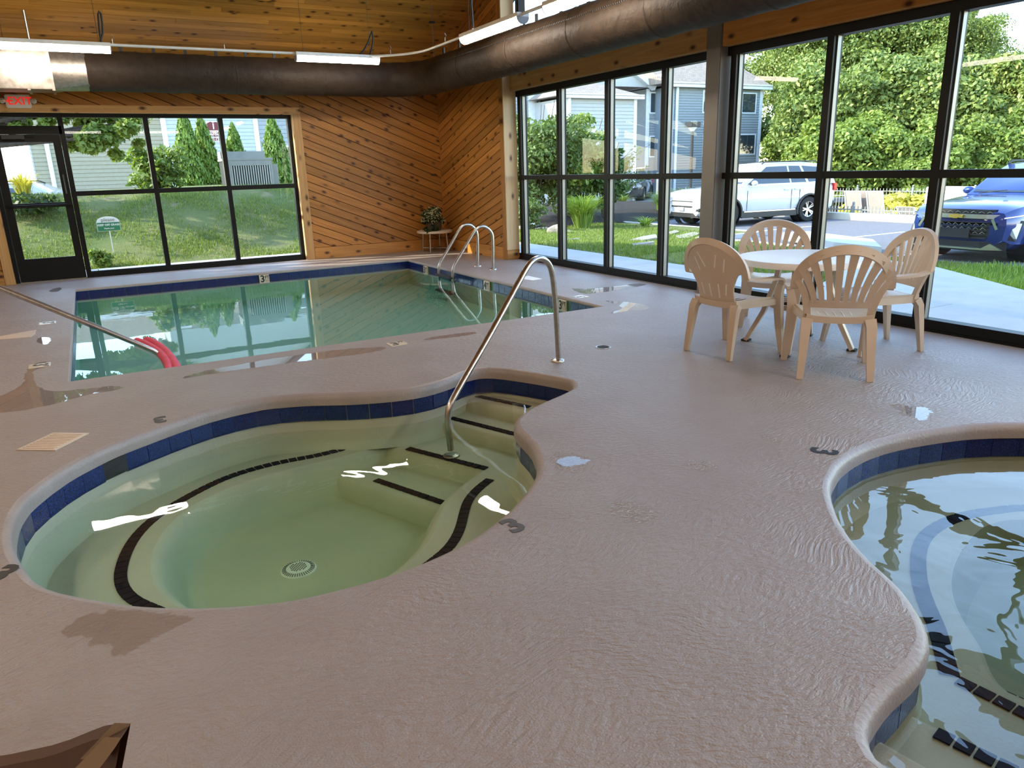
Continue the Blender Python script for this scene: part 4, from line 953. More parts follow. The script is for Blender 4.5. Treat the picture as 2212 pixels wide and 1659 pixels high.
# ------------------------------------------------------------------ chairs, table, plant
def arc(p, n, f): return [f(p * i / n) for i in range(n + 1)]
def back_y(x, z): return -.185 - .30 * (z - .42) - .55 * max(0, z - .42) * 0 + .55 * x * x      # leaning, gently wrapped back
def make_chair(name, label, fan, group='beige plastic armchairs around the round table'):
    ch = thing(name, label, 'chair', (0, 0, 0), 0, group)
    Z0 = .425
    # seat: dished panel with a rolled apron
    rows = []
    for j in range(9):
        v = j / 8; y = -.20 + .44 * v; hw = .205 + .035 * v
        r = []
        for i in range(13):
            u = -1 + 2 * i / 12; z = Z0 + .018 * abs(u) ** 3 - .018 * (1 - u * u) * sin(pi * min(1, v * 1.1)) + (.0 if v < .85 else -.03 * ((v - .85) / .15) ** 2)
            r.append((u * hw, y, z))
        rows.append(r)
    top = rows; bot = [[(x, y, z - .012) for x, y, z in r] for r in rows]
    sm = MB().grid(top).grid(bot)
    per = lambda R: R[0] + [r[-1] for r in R[1:]] + R[-1][::-1][1:] + [r[0] for r in R[::-1]][1:-1]
    sm.grid([per(top), per(bot)], True)
    part('seat', sm, 'resin_beige', ch, smooth=50)
    pr = per(top); part('apron', MB().strap([(x * 1.01, y, z - .022) for x, y, z in pr + pr[:1]], .045, .010, side=(0, 0, 1), caps=False), 'resin_beige', ch, smooth=50)
    for k in range(-3, 4): part('seat_groove', MB().strap([(k * .05, -.12, Z0 - .014 + .004 * abs(k) * .4), (k * .056, .12, Z0 - .016 + .004 * abs(k) * .4)], .006, .004), 'tan_edge' if not fan else 'resin_white', ch)
    H, Wd = .885, .292
    def rim_pt(t): # t from 0 (left arm end) to 1
        a = pi * t; x = -Wd * cos(a); z = .625 + (H - .625) * sin(a) ** .85; return Vector((x, back_y(x, z) + .0, z))
    rimp = [rim_pt(i / 28) for i in range(29)]
    nrm = Vector((0, -1, .30)).normalized()
    sides = []
    for i in range(29):
        tg = (rimp[min(i + 1, 28)] - rimp[max(i - 1, 0)]).normalized(); sides.append(tuple(tg.cross(nrm)))
    part('back_rim', MB().strap([tuple(p) for p in rimp], .062 if fan else .05, .026, side=sides), 'resin_beige', ch, smooth=50)
    if fan:
        part('back_base', MB().grid([[(x, back_y(x, z) - dy, z) for x in np.linspace(-.195, .195, 13)] for z, dy in ((.488, 0), (.535, 0), (.535, .014), (.488, .014), (.488, 0))]), 'resin_beige', ch, smooth=50)
        NS = 8
        for k in range(NS):
            u = -1 + 2 * (k + .5) / NS; xb = u * .190
            t_ = .5 - .5 * u * .80; e = rim_pt(1 - t_); pts = []
            for j in range(9):
                v = j / 8; z = .525 + (e.z - .525) * v; x = xb + (e.x - xb) * v ** 1.5; pts.append((x, back_y(x, z) - .007, z))
            part('slat', MB().strap(pts, [.031 + .024 * (j / 8) for j in range(9)], .014, side=(1, 0, 0)), 'resin_beige', ch, smooth=50)
        for s in (-1, 1):
            pts = []
            for j in range(8):
                v = j / 7; z = .41 + .27 * v; x = s * (.200 + .083 * v ** 2.2); pts.append((x, back_y(x, z) - .005, z))
            part('back_stile', MB().strap(pts, [.05 - .012 * (j / 7) for j in range(8)], .022, side=(1, 0, 0)), 'resin_beige', ch, smooth=50)
    else:
        rows = []
        for j in range(15):
            z = .40 + (H - .405) * j / 14
            hw = .175 if z < .5 else .175 + .10 * min(1, (z - .5) / .2) ** 1.6
            if z > .66: hw = Wd * math.sqrt(max(0.0, 1 - ((max(0, z - .655) / (H - .655)) ** 2.2)))
            rows.append([(hw * u, back_y(hw * u, z), z) for u in np.linspace(-1, 1, 17)])
        bot = [[(x, y - .012, z) for x, y, z in r] for r in rows]
        bk = part('back_panel', MB().grid(rows).grid(bot).grid([per(rows), per(bot)], True), 'resin_beige', ch, smooth=50)
        for (xa, za), (xb, zb) in (((-.15, .76), (-.11, .66)), ((-.11, .80), (-.045, .69)), ((.045, .69), (.075, .79)), ((.12, .66), (.145, .76)), ((-.12, .56), (-.105, .47)), ((-.035, .56), (-.03, .46)), ((.055, .565), (.05, .455)), ((.13, .57), (.11, .48))):
            part('slot', MB().strap([(xa, back_y(xa, za) - .006, za), (xb, back_y(xb, zb) - .006, zb)], .011, .0135, side=(1, 0, 0)), 'white_plastic', bk)
    for s in (-1, 1):
        e = rim_pt(0 if s < 0 else 1)
        ap = [(s * .292, e.y, .625), (s * .303, e.y + .08, .607), (s * .306, .02, .600), (s * .302, .12, .598), (s * .298, .17, .590), (s * .291, .198, .568), (s * .282, .203, .53)]
        part('arm', MB().strap(ap, [.050, .052, .056, .058, .056, .05, .045], .018, side=(1, 0, -.1 * s)), 'resin_beige', ch, smooth=50)
        fl = [(s * .282, .203, .54), (s * .268, .205, .48), (s * .258, .215, .41), (s * .268, .235, .2), (s * .285, .262, .0)]
        part('front_leg', MB().strap(fl, [.052, .060, .068, .058, .044], [.030, .036, .042, .034, .026], side=(1, 0, 0)), 'resin_beige', ch, smooth=50)
        rl = [(s * .196, -.188, .405), (s * .205, -.212, .36), (s * .212, -.235, .2), (s * .222, -.262, .0)]
        part('rear_leg', MB().strap(rl, [.072, .066, .054, .042], [.050, .044, .036, .026], side=(1, 0, 0)), 'resin_beige', ch, smooth=50)
        part('side_rail', MB().strap([(s * .203, -.2, .405), (s * .255, .21, .405)], .014, .05, side=(1, 0, 0)), 'resin_beige', ch)
    return ch
def place(o, x, y, fx_, fy_): o.location = (x, y, 0); o.rotation_euler = (0, 0, math.atan2(fy_, fx_) - pi / 2)
ca_ = make_chair('plastic_chair', 'beige fan-back plastic chair in front of the table, back to the viewer', True)
place(ca_, 4.42, 3.30, .70, .71)
cb = copy_tree(ca_); cb['label'] = 'beige fan-back plastic chair at the right, side-on before the black mullion'; place(cb, 5.28, 3.57, -.91, .40)
cc = copy_tree(ca_); cc['label'] = 'beige fan-back plastic chair behind the table, facing the viewer'; place(cc, 5.40, 4.70, -.70, -.71)
cl = make_chair('plastic_chair', 'beige plastic chair with slit solid back at the left of the table', False); place(cl, 4.30, 4.13, 1, .05)
tb = thing('round_table', 'round white-topped beige plastic table between four chairs', 'table', (4.84, 3.93, 0), R_(20))
part('tabletop', MB().lathe([(.0, .722), (.462, .722), (.470, .7205), (.478, .722), (.497, .719), (.503, .708), (.503, .672), (.495, .672), (.495, .704), (.0, .704)], (0, 0, 0), 64, caps=False), 'resin_white', tb, smooth=35)
for k in range(4):
    a = pi / 2 * k + R_(8); c_, s__ = cos(a), sin(a)
    lg = part('leg', MB().strap([(c_ * .17, s__ * .17, .70), (c_ * .20, s__ * .20, .52), (c_ * .28, s__ * .28, .27), (c_ * .41, s__ * .41, .012)], [.085, .08, .075, .07], [.035, .035, .035, .03], side=(-s__, c_, 0)), 'resin_beige', tb, smooth=40)
    part('foot_cap', MB().box((c_ * .41 - .032, s__ * .41 - .032, 0), (c_ * .41 + .032, s__ * .41 + .032, .016)), 'ac_dark', lg)
part('brace', MB().lathe([(.215, .36), (.235, .36), (.235, .32), (.215, .32), (.215, .36)], (0, 0, 0), 32, caps=False), 'resin_beige', tb, smooth=40)
# plant stand and plant
pc = (5.52, 12.72)
st = thing('plant_stand', 'small round side table with thin metal legs in the wood corner', 'side table', (*pc, 0))
part('tabletop', MB().lathe([(0, .395), (.30, .395), (.325, .388), (.33, .37), (.325, .352), (.30, .348), (0, .348)], (*pc, 0), 40, caps=False), 'resin_beige', st, smooth=40, world=True)
for k in range(4):
    a = pi / 4 + pi / 2 * k; part('leg', MB().tube([(pc[0] + .23 * cos(a), pc[1] + .23 * sin(a), .35), (pc[0] + .25 * cos(a), pc[1] + .25 * sin(a), 0)], .014, 10), 'steel_dull', st, smooth=60, world=True)
for k in range(2):
    a = pi / 4 + pi / 2 * k; part('cross_bar', MB().tube([(pc[0] + .245 * cos(a), pc[1] + .245 * sin(a), .07), (pc[0] - .245 * cos(a), pc[1] - .245 * sin(a), .07)], .010, 8), 'steel_dull', st, smooth=60, world=True)
pt = thing('potted_plant', 'bushy variegated green plant on the corner side table', 'plant', (*pc, .395))
part('pot', MB().lathe([(.0, 0), (.12, 0), (.15, .15), (.155, .16), (.14, .16), (.0, .14)], (*pc, .397), 24), 'pot', pt, smooth=40, world=True)
p_, n_ = crown_pts(2600, (pc[0], pc[1] - .02, .62), (.20, .18, .13), 26, .09, 5)
low, nl = crown_pts(300, (pc[0] - .1, pc[1] - .22, .42), (.18, .04, .07), 8, .04, 6)
V_ = cards(np.vstack([p_, low]), np.vstack([n_, nl]), .042, 1.5)
put('foliage', card_mesh('foliage', V_ - np.array([*pc, .395])), 'leaf_indoor', pt, kind='stuff')
p_, n_ = crown_pts(900, (pc[0], pc[1] - .04, .63), (.22, .19, .14), 26, .095, 5)
put('pale_leaf_edges', card_mesh('pale_leaf_edges', cards(p_, n_, .028, 2.2) - np.array([*pc, .395])), 'leaf_cream', pt, kind='stuff', label='cream-edged leaves')
# dark curved panel at the lower left corner, close to the camera
q0 = CAM + ray(262, 1593) * .95
bp_ = thing('chair_back', 'dark brown curved panel with pale edge at the bottom left corner', 'chair', tuple(q0))
pxs = [(262, 1593), (232, 1593), (205, 1597), (170, 1610), (130, 1626), (90, 1638), (50, 1646), (0, 1656), (-60, 1664)]
dn = Vector((-.12, .05, -.40))
top = [Vector(CAM + ray(x, y) * (.95 + .0007 * (262 - x))) for x, y in pxs]
rows = [[tuple(p) for p in top], [tuple(p + dn * .25 + Vector((.0, .0, 0))) for p in top], [tuple(p + dn * .6) for p in top], [tuple(p + dn) for p in top]]
th_ = Vector((.012, .022, 0))
m_ = MB().grid(rows); m_.grid([[tuple(Vector(p) + th_) for p in r] for r in rows]); m_.grid([rows[0], [tuple(Vector(p) + th_) for p in rows[0]]])
part('panel', m_, 'brown_panel', bp_, smooth=40, world=True)
ed = [CAM + ray(262, 1593) * .945, CAM + ray(247, 1617) * .945, CAM + ray(228, 1643) * .945, CAM + ray(205, 1672) * .945]
ed2 = [CAM + ray(226, 1592) * .947, CAM + ray(203, 1617) * .947, CAM + ray(178, 1643) * .947, CAM + ray(150, 1672) * .947]
m_ = MB().grid([[tuple(p) for p in ed], [tuple(p) for p in ed2]]); m_.grid([[tuple(p + np.array(th_)) for p in ed], [tuple(p + np.array(th_)) for p in ed2]]); m_.grid([[tuple(p) for p in ed], [tuple(p + np.array(th_)) for p in ed]])
part('edge_band', m_, 'tan_edge', bp_, world=True, label='pale tan edge band')
# ------------------------------------------------------------------ outdoors: ground
def sst(u): u = min(1, max(0, u)); return u * u * (3 - 2 * u)
def bank_z(x, y):
    b = 1.22 * sst((y - 14.55) / 4.3) * (1 - sst((x - 5.6) / 1.2))
    if x < .2: b *= 1 - sst((y - 18.6) / 1.8) * (1 - sst((x + .9) / 1.0))
    lawn = -.03 - .28 * sst((x - 7.4) / 5.2)
    return b + lawn + .03 * sin(x * 1.3) * sin(y * .9) * sst((y - 14.8) / 2 if x < 6 else (x - 8) / 2)
def ground_grid(xs, ys, zf):
    return MB().grid([[(x, y, zf(x, y)) for x in xs] for y in ys])
structure('lawn', ground_grid(np.linspace(-12, 6.2, 38), np.linspace(13.36, 27, 42), bank_z), 'turf', smooth=80, recalc=False)
structure('lawn', ground_grid(np.linspace(6.2, 12.75, 24), np.linspace(-6, 13.5, 48), bank_z), 'turf', smooth=80, recalc=False)
structure('lawn', ground_grid(np.linspace(6.2, 14.9, 30), np.linspace(13.5, 27, 34), bank_z), 'turf', smooth=80, recalc=False)
structure('parking_lot', MB().box((12.85, -12, -.6), (20.7, 70, -.40)).box((-60, 27, -.6), (12.85, 70, -.40)).box((20.7, 24, -.6), (60, 70, -.41)), 'asphalt')
structure('kerb', MB().box((12.72, 9.8, -.45), (12.87, 13.5, -.27)).box((12.72, 13.42, -.45), (14.9, 13.55, -.29)).box((14.85, 13.42, -.45), (15.0, 27, -.29)).box((12.72, -12, -.45), (12.87, 5.4, -.27)), 'concrete')
structure('pool_yard_ground', MB().box((20.9, -10, -1.6), (60, 24, -1.3)), 'concrete_warm')
structure('retaining_kerb', MB().box((20.55, -12, -1.6), (20.9, 24.2, -.20)), 'concrete_warm', bevel=.02)
structure('forest_floor', MB().box((32, -30, -1.6), (90, 60, -1.25)), 'mulch')
structure('outer_ground', MB().box((-90, -60, -.9), (20.5, 120, -.75)), 'concrete_warm')
wk = structure('sidewalk', MB().box((-8, 13.38, -.2), (9.2, 13.40, -.05)), 'concrete')
def slabs(poly, z, mat='concrete'):
    part('slab', MB().prism([tuple(p) for p in poly], z - .08, z), mat, wk)
for i in range(8):
    xa = -6 + i * 1.5; slabs([(xa + .006, 13.40), (xa + 1.494, 13.40), (xa + 1.494, 14.52), (xa + .006, 14.52)], .0)
ys = [13.38 - 1.52 * k for k in range(13)]
for k in range(12):
    ya, yb = ys[k], ys[k + 1]; far = 7.62 if ya > 8.2 else (7.45 if ya > 6 else 7.55)
    slabs([(6.27, yb + .006), (far, yb + .006), (far, ya - .006), (6.27, ya - .006)], -.012)
ap = [P(1870, 560, -.05)[:2], P(2012, 579, -.05)[:2], P(2110, 605, -.05)[:2], P(2212, 633, -.05)[:2], (8.95, 2.9), (8.9, -2), (7.56, -2), (7.56, 5.9)]
structure('concrete_apron', MB().prism([tuple(p) for p in ap], -.1, -.018), 'concrete')
apron2 = [P(1565, 575, -.05)[:2], P(1700, 508, -.12)[:2], P(1745, 505, -.15)[:2], P(1880, 521, -.15)[:2], P(1900, 535, -.1)[:2], P(1800, 560, -.05)[:2]]
structure('concrete_walk', MB().prism([P(1690, 506, -.2)[:2], P(1745, 503, -.2)[:2], P(1885, 521, -.2)[:2], P(1905, 536, -.18)[:2], P(1800, 525, -.18)[:2]], -.32, -.16), 'concrete')
pk = structure('parking_lines', MB().box((12.9, 23.0, -.402), (17, 23.12, -.397)), 'line_paint')
for y in (5.9, 8.75, 11.6, 14.4, 20.0): part('line', MB().box((13.2, y, -.402), (18.0, y + .11, -.396)), 'line_paint', pk)
# mulch bed, border pieces and flat stones
def mz_(x, y): return bank_z(x, y)
mc = P(1330, 462, -.15)
mb_ = [np.array(P(x, y, -.27)[:2]) for x, y in ((1080, 500), (1150, 498), (1212, 488), (1290, 482), (1350, 478), (1420, 470), (1500, 460), (1520, 445), (1420, 436), (1300, 432), (1160, 440), (1080, 450))]
lp = ccw(smooth_loop(mb_, 60, True, 2)); ct = np.mean(lp, axis=0); rows = []
for u in (1.0, .92, .75, .5, .25, .02): rows.append([(ct[0] + (p[0] - ct[0]) * u, ct[1] + (p[1] - ct[1]) * u, bank_z(*(ct + (p - ct) * u)) + .015 + .32 * (1 - u) ** .7) for p in lp])
solo('mulch_bed', MB().grid(rows, True), 'mulch', 'dark mulch mound with shrubs and ornamental grasses beyond the right lawn', 'garden bed', smooth=60)
def chunk(name, px, z, size, mat, label, cat, group=None, seed=0, flat=.5):
    g = np.random.default_rng(seed); c = P(*px, z); bm = bmesh.new(); bmesh.ops.create_icosphere(bm, subdivisions=2, radius=1)
    for v in bm.verts:
        d = 1 + .35 * sin(v.co.x * 3 + seed) * cos(v.co.y * 2.3 + seed * 2) + g.normal(0, .05); v.co = Vector((v.co.x * size[0] * d, v.co.y * size[1] * d, v.co.z * size[2] * (flat if abs(v.co.z) > .6 else 1)))
    me = bpy.data.meshes.new(name); bm.to_mesh(me); bm.free(); o = put(name, me, mat, None, (c[0], c[1], bank_z(c[0], c[1]) + size[2] * .25)); tag(o, label, cat, group); return o
chunk('rock', (1204, 497), -.1, (.22, .2, .18), 'flagstone', 'largest pale rock leaning at the left edge of the right lawn', 'rock', None, 1, 1)
chunk('rock', (1224, 488), -.1, (.09, .08, .06), 'flagstone', 'small pale rock right of the largest rock by the mulch', 'rock', None, 2)
chunk('rock', (1232, 492), -.1, (.07, .07, .05), 'flagstone', 'smallest pale rock in front of the yellow-green grass clump', 'rock', None, 3)
chunk('rock', (1170, 483), -.1, (.24, .1, .09), 'flagstone', 'long low pale stone block beside the mulch, left of the rocks', 'rock', None, 4)
chunk('rock', (1400, 473), -.15, (.14, .12, .05), 'flagstone', 'small white flat stone near the short grass tuft', 'rock', None, 5)
for k, (pxs, lab) in enumerate(((((1360, 512), (1385, 505), (1417, 500), (1420, 507), (1390, 512)), 'broad pale flat stone in the middle of the right lawn'), (((1460, 498), (1500, 490), (1512, 493), (1490, 502), (1466, 503)), 'long flat stone in the sunny grass left of the column'), (((1440, 490), (1462, 485), (1468, 489), (1450, 493)), 'small flat stone behind the long flat stone in sunny grass'), (((1364, 534), (1412, 528), (1412, 531), (1368, 538)), 'thin pale strip of stone near the sidewalk on the lawn'))):
    q = [P(x, y, -.16) for x, y in pxs]; solo('flat_stone', MB().prism([p[:2] for p in q], -.3, max(bank_z(p[0], p[1]) for p in q) + .02), 'flagstone', lab, 'stone', 'flat stones in the right lawn')
a, b = P(1125, 483, -.05), P(1164, 474, -.05)
solo('white_pipe', MB().tube([(a[0], a[1], bank_z(*a[:2]) + .08), (b[0], b[1], bank_z(*b[:2]) + .12)], .06, 12), 'white_plastic', 'white pipe lying on the dark mulch at the left of the right lawn', 'pipe', smooth=60)
# grass
def lawn_pts(n, xr, yr, excl=None):
    q = []
    x = rng.uniform(*xr, n); y = rng.uniform(*yr, n)
    pts = np.array([(a, b, bank_z(a, b)) for a, b in zip(x, y) if not (excl and excl(a, b))]); return pts
def grass(name, pts, h, w, mat, label):
    o = put(name, card_mesh(name, blades(pts, h, w)), mat); o['kind'] = 'stuff'; o['label'] = label; o['category'] = 'grass'; return o
dens = lambda p: (np.sin(p[:, 0] * 2.1 + 1) * np.sin(p[:, 1] * 2.7) + np.sin(p[:, 0] * 5.3) * np.cos(p[:, 1] * 4.1) * .6) > rng.uniform(-.9, 1.0, len(p))
p_ = lawn_pts(60000, (-2.2, 5.6), (14.6, 19.3)); p_ = p_[dens(p_)]
grass('grass', p_, .055, .012, 'grass_blade', 'patchy mown grass covering the bank outside the far windows')
p_ = lawn_pts(60000, (7.7, 14.2), (5.6, 19), lambda a, b: inside((a, b), [tuple(q) for q in lp]) or inside((a, b), [tuple(q) for q in ap]) or (a > 12.7 and b < 13.6))
grass('grass', p_, .05, .014, 'grass_blade', 'short lawn grass outside the right windows')
p_ = lawn_pts(9000, (9.0, 12.7), (2.8, 6.6), lambda a, b: inside((a, b), [tuple(q) for q in ap]))
grass('grass', p_, .10, .016, 'grass_lush', 'strip of taller grass in front of the blue car')
def fountain(name, c, n, r, h, mat, label, seed, cat='grass clump'):
    g = np.random.default_rng(seed); m = MB()
    for k in range(n):
        a = g.uniform(0, 2 * pi); d = np.array([cos(a), sin(a), 0]); s__ = np.array([-sin(a), cos(a), 0]); r0 = g.uniform(0, .22) * r; rr = r * g.uniform(.3, 1.1); hh = h * g.uniform(.6, 1.15); w = g.uniform(.006, .013) * (1 + r)
        row = []
        for u in (0, .35, .65, .88, 1.0):
            p = d * (r0 + rr * u ** 1.7) + np.array([0, 0, hh * (u * 1.7 - .95 * u * u)]); ww = w * (1 - .85 * u); row.append([tuple(p - s__ * ww), tuple(p + s__ * ww)])
        m.grid(row)
    o = put(name, m.mesh(name), mat, None, c); tag(o, label, cat); return o
def gp(x, y, z=-.15): p = P(x, y, z); return (p[0], p[1], bank_z(p[0], p[1]))
fountain('grass_clump', gp(1258, 482), 520, .95, 1.1, 'grass_lush', 'largest bright green ornamental grass clump beside the tall shrub', 1)
fountain('grass_clump', gp(1432, 458, -.25), 340, .85, .95, 'grass_lush', 'ornamental grass clump behind the mullion in the mulch bed', 2)
fountain('grass_clump', gp(1480, 460, -.25), 420, 1.15, 1.05, 'grass_blade', 'dull green ornamental grass clump before the white car front', 3)
fountain('grass_clump', gp(1394, 478), 90, .55, .36, 'grass_lush', 'short spiky yellow-green tuft at the mulch edge', 4)
fountain('grass_clump', gp(1345, 440, -.3), 160, .7, .5, 'grass_blade', 'low grass tuft on the mulch below the parked dark car', 9)
def shrub(name, base, h, r, n, mat, label, seed, leafs=.09, group=None, stems=9, cat='shrub', blobs=34, stem_mat='bark'):
    s_ = thing(name, label, cat, base, 0, group); g = np.random.default_rng(seed); m = MB()
    for k in range(stems):
        a = g.uniform(0, 2 * pi); q = r * g.uniform(.2, .7); m.tube([(0, 0, 0), (q * .3 * cos(a), q * .3 * sin(a), h * .35), (q * cos(a), q * sin(a), h * g.uniform(.6, .9))], [.03, .02, .008], 6)
    part('stems', m, stem_mat, s_, smooth=60)
    p_, n_ = crown_pts(n, (0, 0, h * .48), (r, r, h * .48), blobs, r * .36, seed)
    p_[:, 2] = np.maximum(p_[:, 2], .03); put('foliage', card_mesh('foliage', cards(p_, n_, leafs, 1.7)), mat, s_, kind='stuff'); return s_
shrub('tall_shrub', gp(1158, 474), 4.1, 1.6, 17000, 'leaf_shrub', 'tall dense brownish green shrub at the left end of the right window', 11, .085)
shrub('tall_shrub', gp(1250, 468), 3.7, 1.2, 11000, 'leaf_tree', 'tall brighter green shrub behind the largest ornamental grass', 12, .09)
sh3 = shrub('tall_shrub', gp(1302, 466), 2.9, .8, 3200, 'leaf_shrub', 'loose twiggy shrub with long side shoots right of the tall shrubs', 13, .09)
m = MB(); g = np.random.default_rng(5); lv = []
for k in range(16):
    a = g.uniform(-1.0, .4); z0_ = g.uniform(1.0, 1.9); L_ = g.uniform(.9, 1.5); e = (L_ * cos(a), L_ * sin(a), z0_ + g.uniform(.1, .7)); m.tube([(0, 0, z0_ * .7), (e[0] * .5, e[1] * .5, z0_ + .1), e], [.015, .01, .004], 5)
    for u in np.linspace(.35, 1, 26): lv.append((e[0] * u, e[1] * u, z0_ * .7 + (e[2] - z0_ * .7) * u + g.normal(0, .03)))
part('side_shoots', m, 'bark', sh3); lv = np.array(lv); put('shoot_leaves', card_mesh('shoot_leaves', cards(lv, np.zeros_like(lv) + np.array([0, 0, 1]), .075, 1.8)), 'leaf_shrub', sh3, kind='stuff')
shrub('low_shrub', gp(1140, 492), .9, .55, 1800, 'leaf_shrub', 'low pale shrub in front of the tall brownish shrub', 14, .06)
shrub('low_shrub', gp(1320, 436, -.3), 1.1, .8, 1600, 'leaf_shrub', 'low green shrub left of the parked dark car', 15, .08)
# ------------------------------------------------------------------ house beyond the bank
def siding(xa, xb, za, zb, Y, expo, lap=.035):
    m = MB(); z = za
    while z < zb - .01:
        z2 = min(z + expo, zb); m.add([(xa, Y - lap, z), (xb, Y - lap, z), (xb, Y, z2), (xa, Y, z2), (xb, Y, z), (xa, Y, z)], [(0, 1, 2, 3), (5, 4, 1, 0)]); z = z2
    return m
def hwin(parent, x0_, x1_, z0_, z1_, Y, bars=1):
    f = part('window', MB().box((x0_ - .08, Y - .06, z0_ - .08), (x1_ + .08, Y - .02, z0_)).box((x0_ - .08, Y - .06, z1_), (x1_ + .08, Y - .02, z1_ + .08)).box((x0_ - .08, Y - .06, z0_), (x0_, Y - .02, z1_)).box((x1_, Y - .06, z0_), (x1_ + .08, Y - .02, z1_)), 'trim_white', parent, world=True)
    n = bars + 1
    for k in range(n):
        a = x0_ + (x1_ - x0_) * k / n; b = x0_ + (x1_ - x0_) * (k + 1) / n; part('pane', MB().box((a + .015, Y - .04, z0_), (b - .015, Y - .03, z1_)), 'dark_glass', f, world=True)
    return f
YH = 42.0
hx = lambda px, py=330, Y=YH: PY(px, py, Y)[0]; hz = lambda px, py, Y=YH: PY(px, py, Y)[2]
xa, xb_, xc, xd = hx(66), hx(362), hx(559), hx(600) + 9
ha = thing('apartment_house', 'pale blue and grey sided house on the bank beyond the far windows', 'house', (xb_, YH, 1.0))
GB, EV = -.4, 5.05
part('wall', MB().box((xa, YH, GB), (xd, YH + 9, EV)), 'siding_grey', ha, world=True)
part('siding', siding(xa, xb_ - .05, GB, EV, YH, .185), 'siding_tan', ha, kind='stuff', world=True, recalc=False, label='olive grey siding of the left wing')
part('siding', siding(xb_ + .05, xc - .05, GB, EV, YH - .003, .185), 'siding_blue', ha, kind='stuff', world=True, recalc=False, label='pale blue siding of the middle part')
part('siding', siding(xc + .05, xd, GB, EV, YH - .001, .21), 'siding_grey', ha, kind='stuff', world=True, recalc=False, label='dark grey siding of the right part')
for x in (xb_, xc): part('corner_board', MB().box((x - .12, YH - .06, GB), (x + .12, YH - .002, EV)), 'trim_white', ha, world=True)
part('corner_board', MB().box((xa - .02, YH - .03, GB), (xa + .05, YH - .002, EV)), 'siding_white', ha, world=True)
part('downspout', MB().tube([(hx(118, 400), YH - .07, EV), (hx(118, 400), YH - .07, GB + .1)], .10, 10), 'trim_white', ha, smooth=60, world=True)
hwin(ha, hx(330), hx(352), hz(340, 249), hz(340, 180), YH); hwin(ha, hx(605, 340), hx(605, 340) + 2.3, hz(605, 357), hz(605, 318), YH); hwin(ha, hx(567, 255), hx(567, 255) + 2.6, hz(600, 253), hz(600, 200), YH)
part('roof', MB().add([(xa - .4, YH - .4, EV - .05), (xd + .4, YH - .4, EV - .05), (xd + .4, YH + 3.6, EV + 1.75), (xa - .4, YH + 3.6, EV + 1.75), (xd + .4, YH + 9.4, EV - .05), (xa - .4, YH + 9.4, EV - .05)], [(0, 1, 2, 3), (3, 2, 4, 5), (0, 3, 5), (1, 4, 2), (0, 5, 4, 1)]), 'roof_shingle', ha, world=True)
part('fascia', MB().box((xa - .42, YH - .44, EV - .2), (xd + .42, YH - .38, EV + .02)), 'trim_white', ha, world=True)
gx0, gx1 = xb_ - 1.0, xc + 3.0; gy = YH + 3.4; ge = EV + 3.2; gm = (gx0 + gx1) / 2
part('gable', MB().add([(gx0, gy, EV + .8), (gx1, gy, EV + .8), (gx1, gy, ge), (gm, gy, ge + 3.0), (gx0, gy, ge), (gx0, gy + 5, EV + .8), (gx1, gy + 5, EV + .8), (gx1, gy + 5, ge), (gm, gy + 5, ge + 3.0), (gx0, gy + 5, ge)], [(0, 1, 2, 3, 4), (9, 8, 7, 6, 5), (1, 6, 7, 2), (2, 7, 8, 3), (3, 8, 9, 4), (4, 9, 5, 0)]), 'siding_blue', ha, world=True)
for e_ in (gx0 - .4, gx1 + .4): part('gable_roof', MB().strap([(e_, gy + 2.3, ge - .25), (gm, gy + 2.3, ge + 3.1)], 5.6, .25, side=(0, 1, 0)), 'shingle_dark', ha, world=True)
bsx = thing('building_number_sign', 'white sign with maroon 1 and three dark number plates on the pale house wall', 'sign', PY(463, 285, YH - .05))
sx0, sx1 = hx(447, 285), hx(477, 285); sz0, sz1 = hz(462, 306), hz(462, 262)
part('board', MB().box((sx0, YH - .06, sz0), (sx1, YH - .03, sz1)), 'sign_white', bsx, world=True)
hh_ = sz1 - sz0; mx_ = (sx0 + sx1) / 2
part('house_panel', MB().add([(sx0 + .04, YH - .066, sz1 - .45 * hh_), (sx1 - .04, YH - .066, sz1 - .45 * hh_), (sx1 - .04, YH - .066, sz1 - .08 * hh_), (mx_ + .12, YH - .066, sz1 - .03 * hh_), (mx_, YH - .066, sz1 - .07 * hh_), (mx_ - .12, YH - .066, sz1 - .02 * hh_), (sx0 + .04, YH - .066, sz1 - .1 * hh_)], [(0, 1, 2, 3, 4, 5, 6)]), 'sign_maroon', bsx, world=True)
lettering('1', .27 * hh_ * 1.5, 'sign_white', bsx, (mx_, YH - .07, sz1 - .26 * hh_), (1, 0, 0), (0, 0, 1), .001, .008, name='numeral')
for k, body in enumerate(('1101-1104', '1201-1204', '1301-1304')):
    zz = sz1 - (.55 + .17 * k) * hh_; pp = part('number_plate', MB().box((sx0 + .04, YH - .068, zz - .065 * hh_), (sx1 - .04, YH - .06, zz + .065 * hh_)), 'sign_maroon', bsx, world=True)
    lettering(body, .17, 'sign_white', pp, (mx_, YH - .071, zz), (1, 0, 0), (0, 0, 1), .001, .002)
ut = thing('utility_box', 'small grey outlet box on the pale house wall left of the air conditioner', 'box', PY(475, 345, YH - .05)); c = PY(475, 345, YH - .05)
part('cover', MB().box((c[0] - .17, c[1] - .06, c[2] - .13), (c[0] + .17, c[1] + .03, c[2] + .13)), 'siding_white', ut, world=True, bevel=.01); part('socket', MB().box((c[0] - .06, c[1] - .075, c[2] - .08), (c[0] + .06, c[1] - .05, c[2] + .06)), 'ac_grey', ut, world=True)
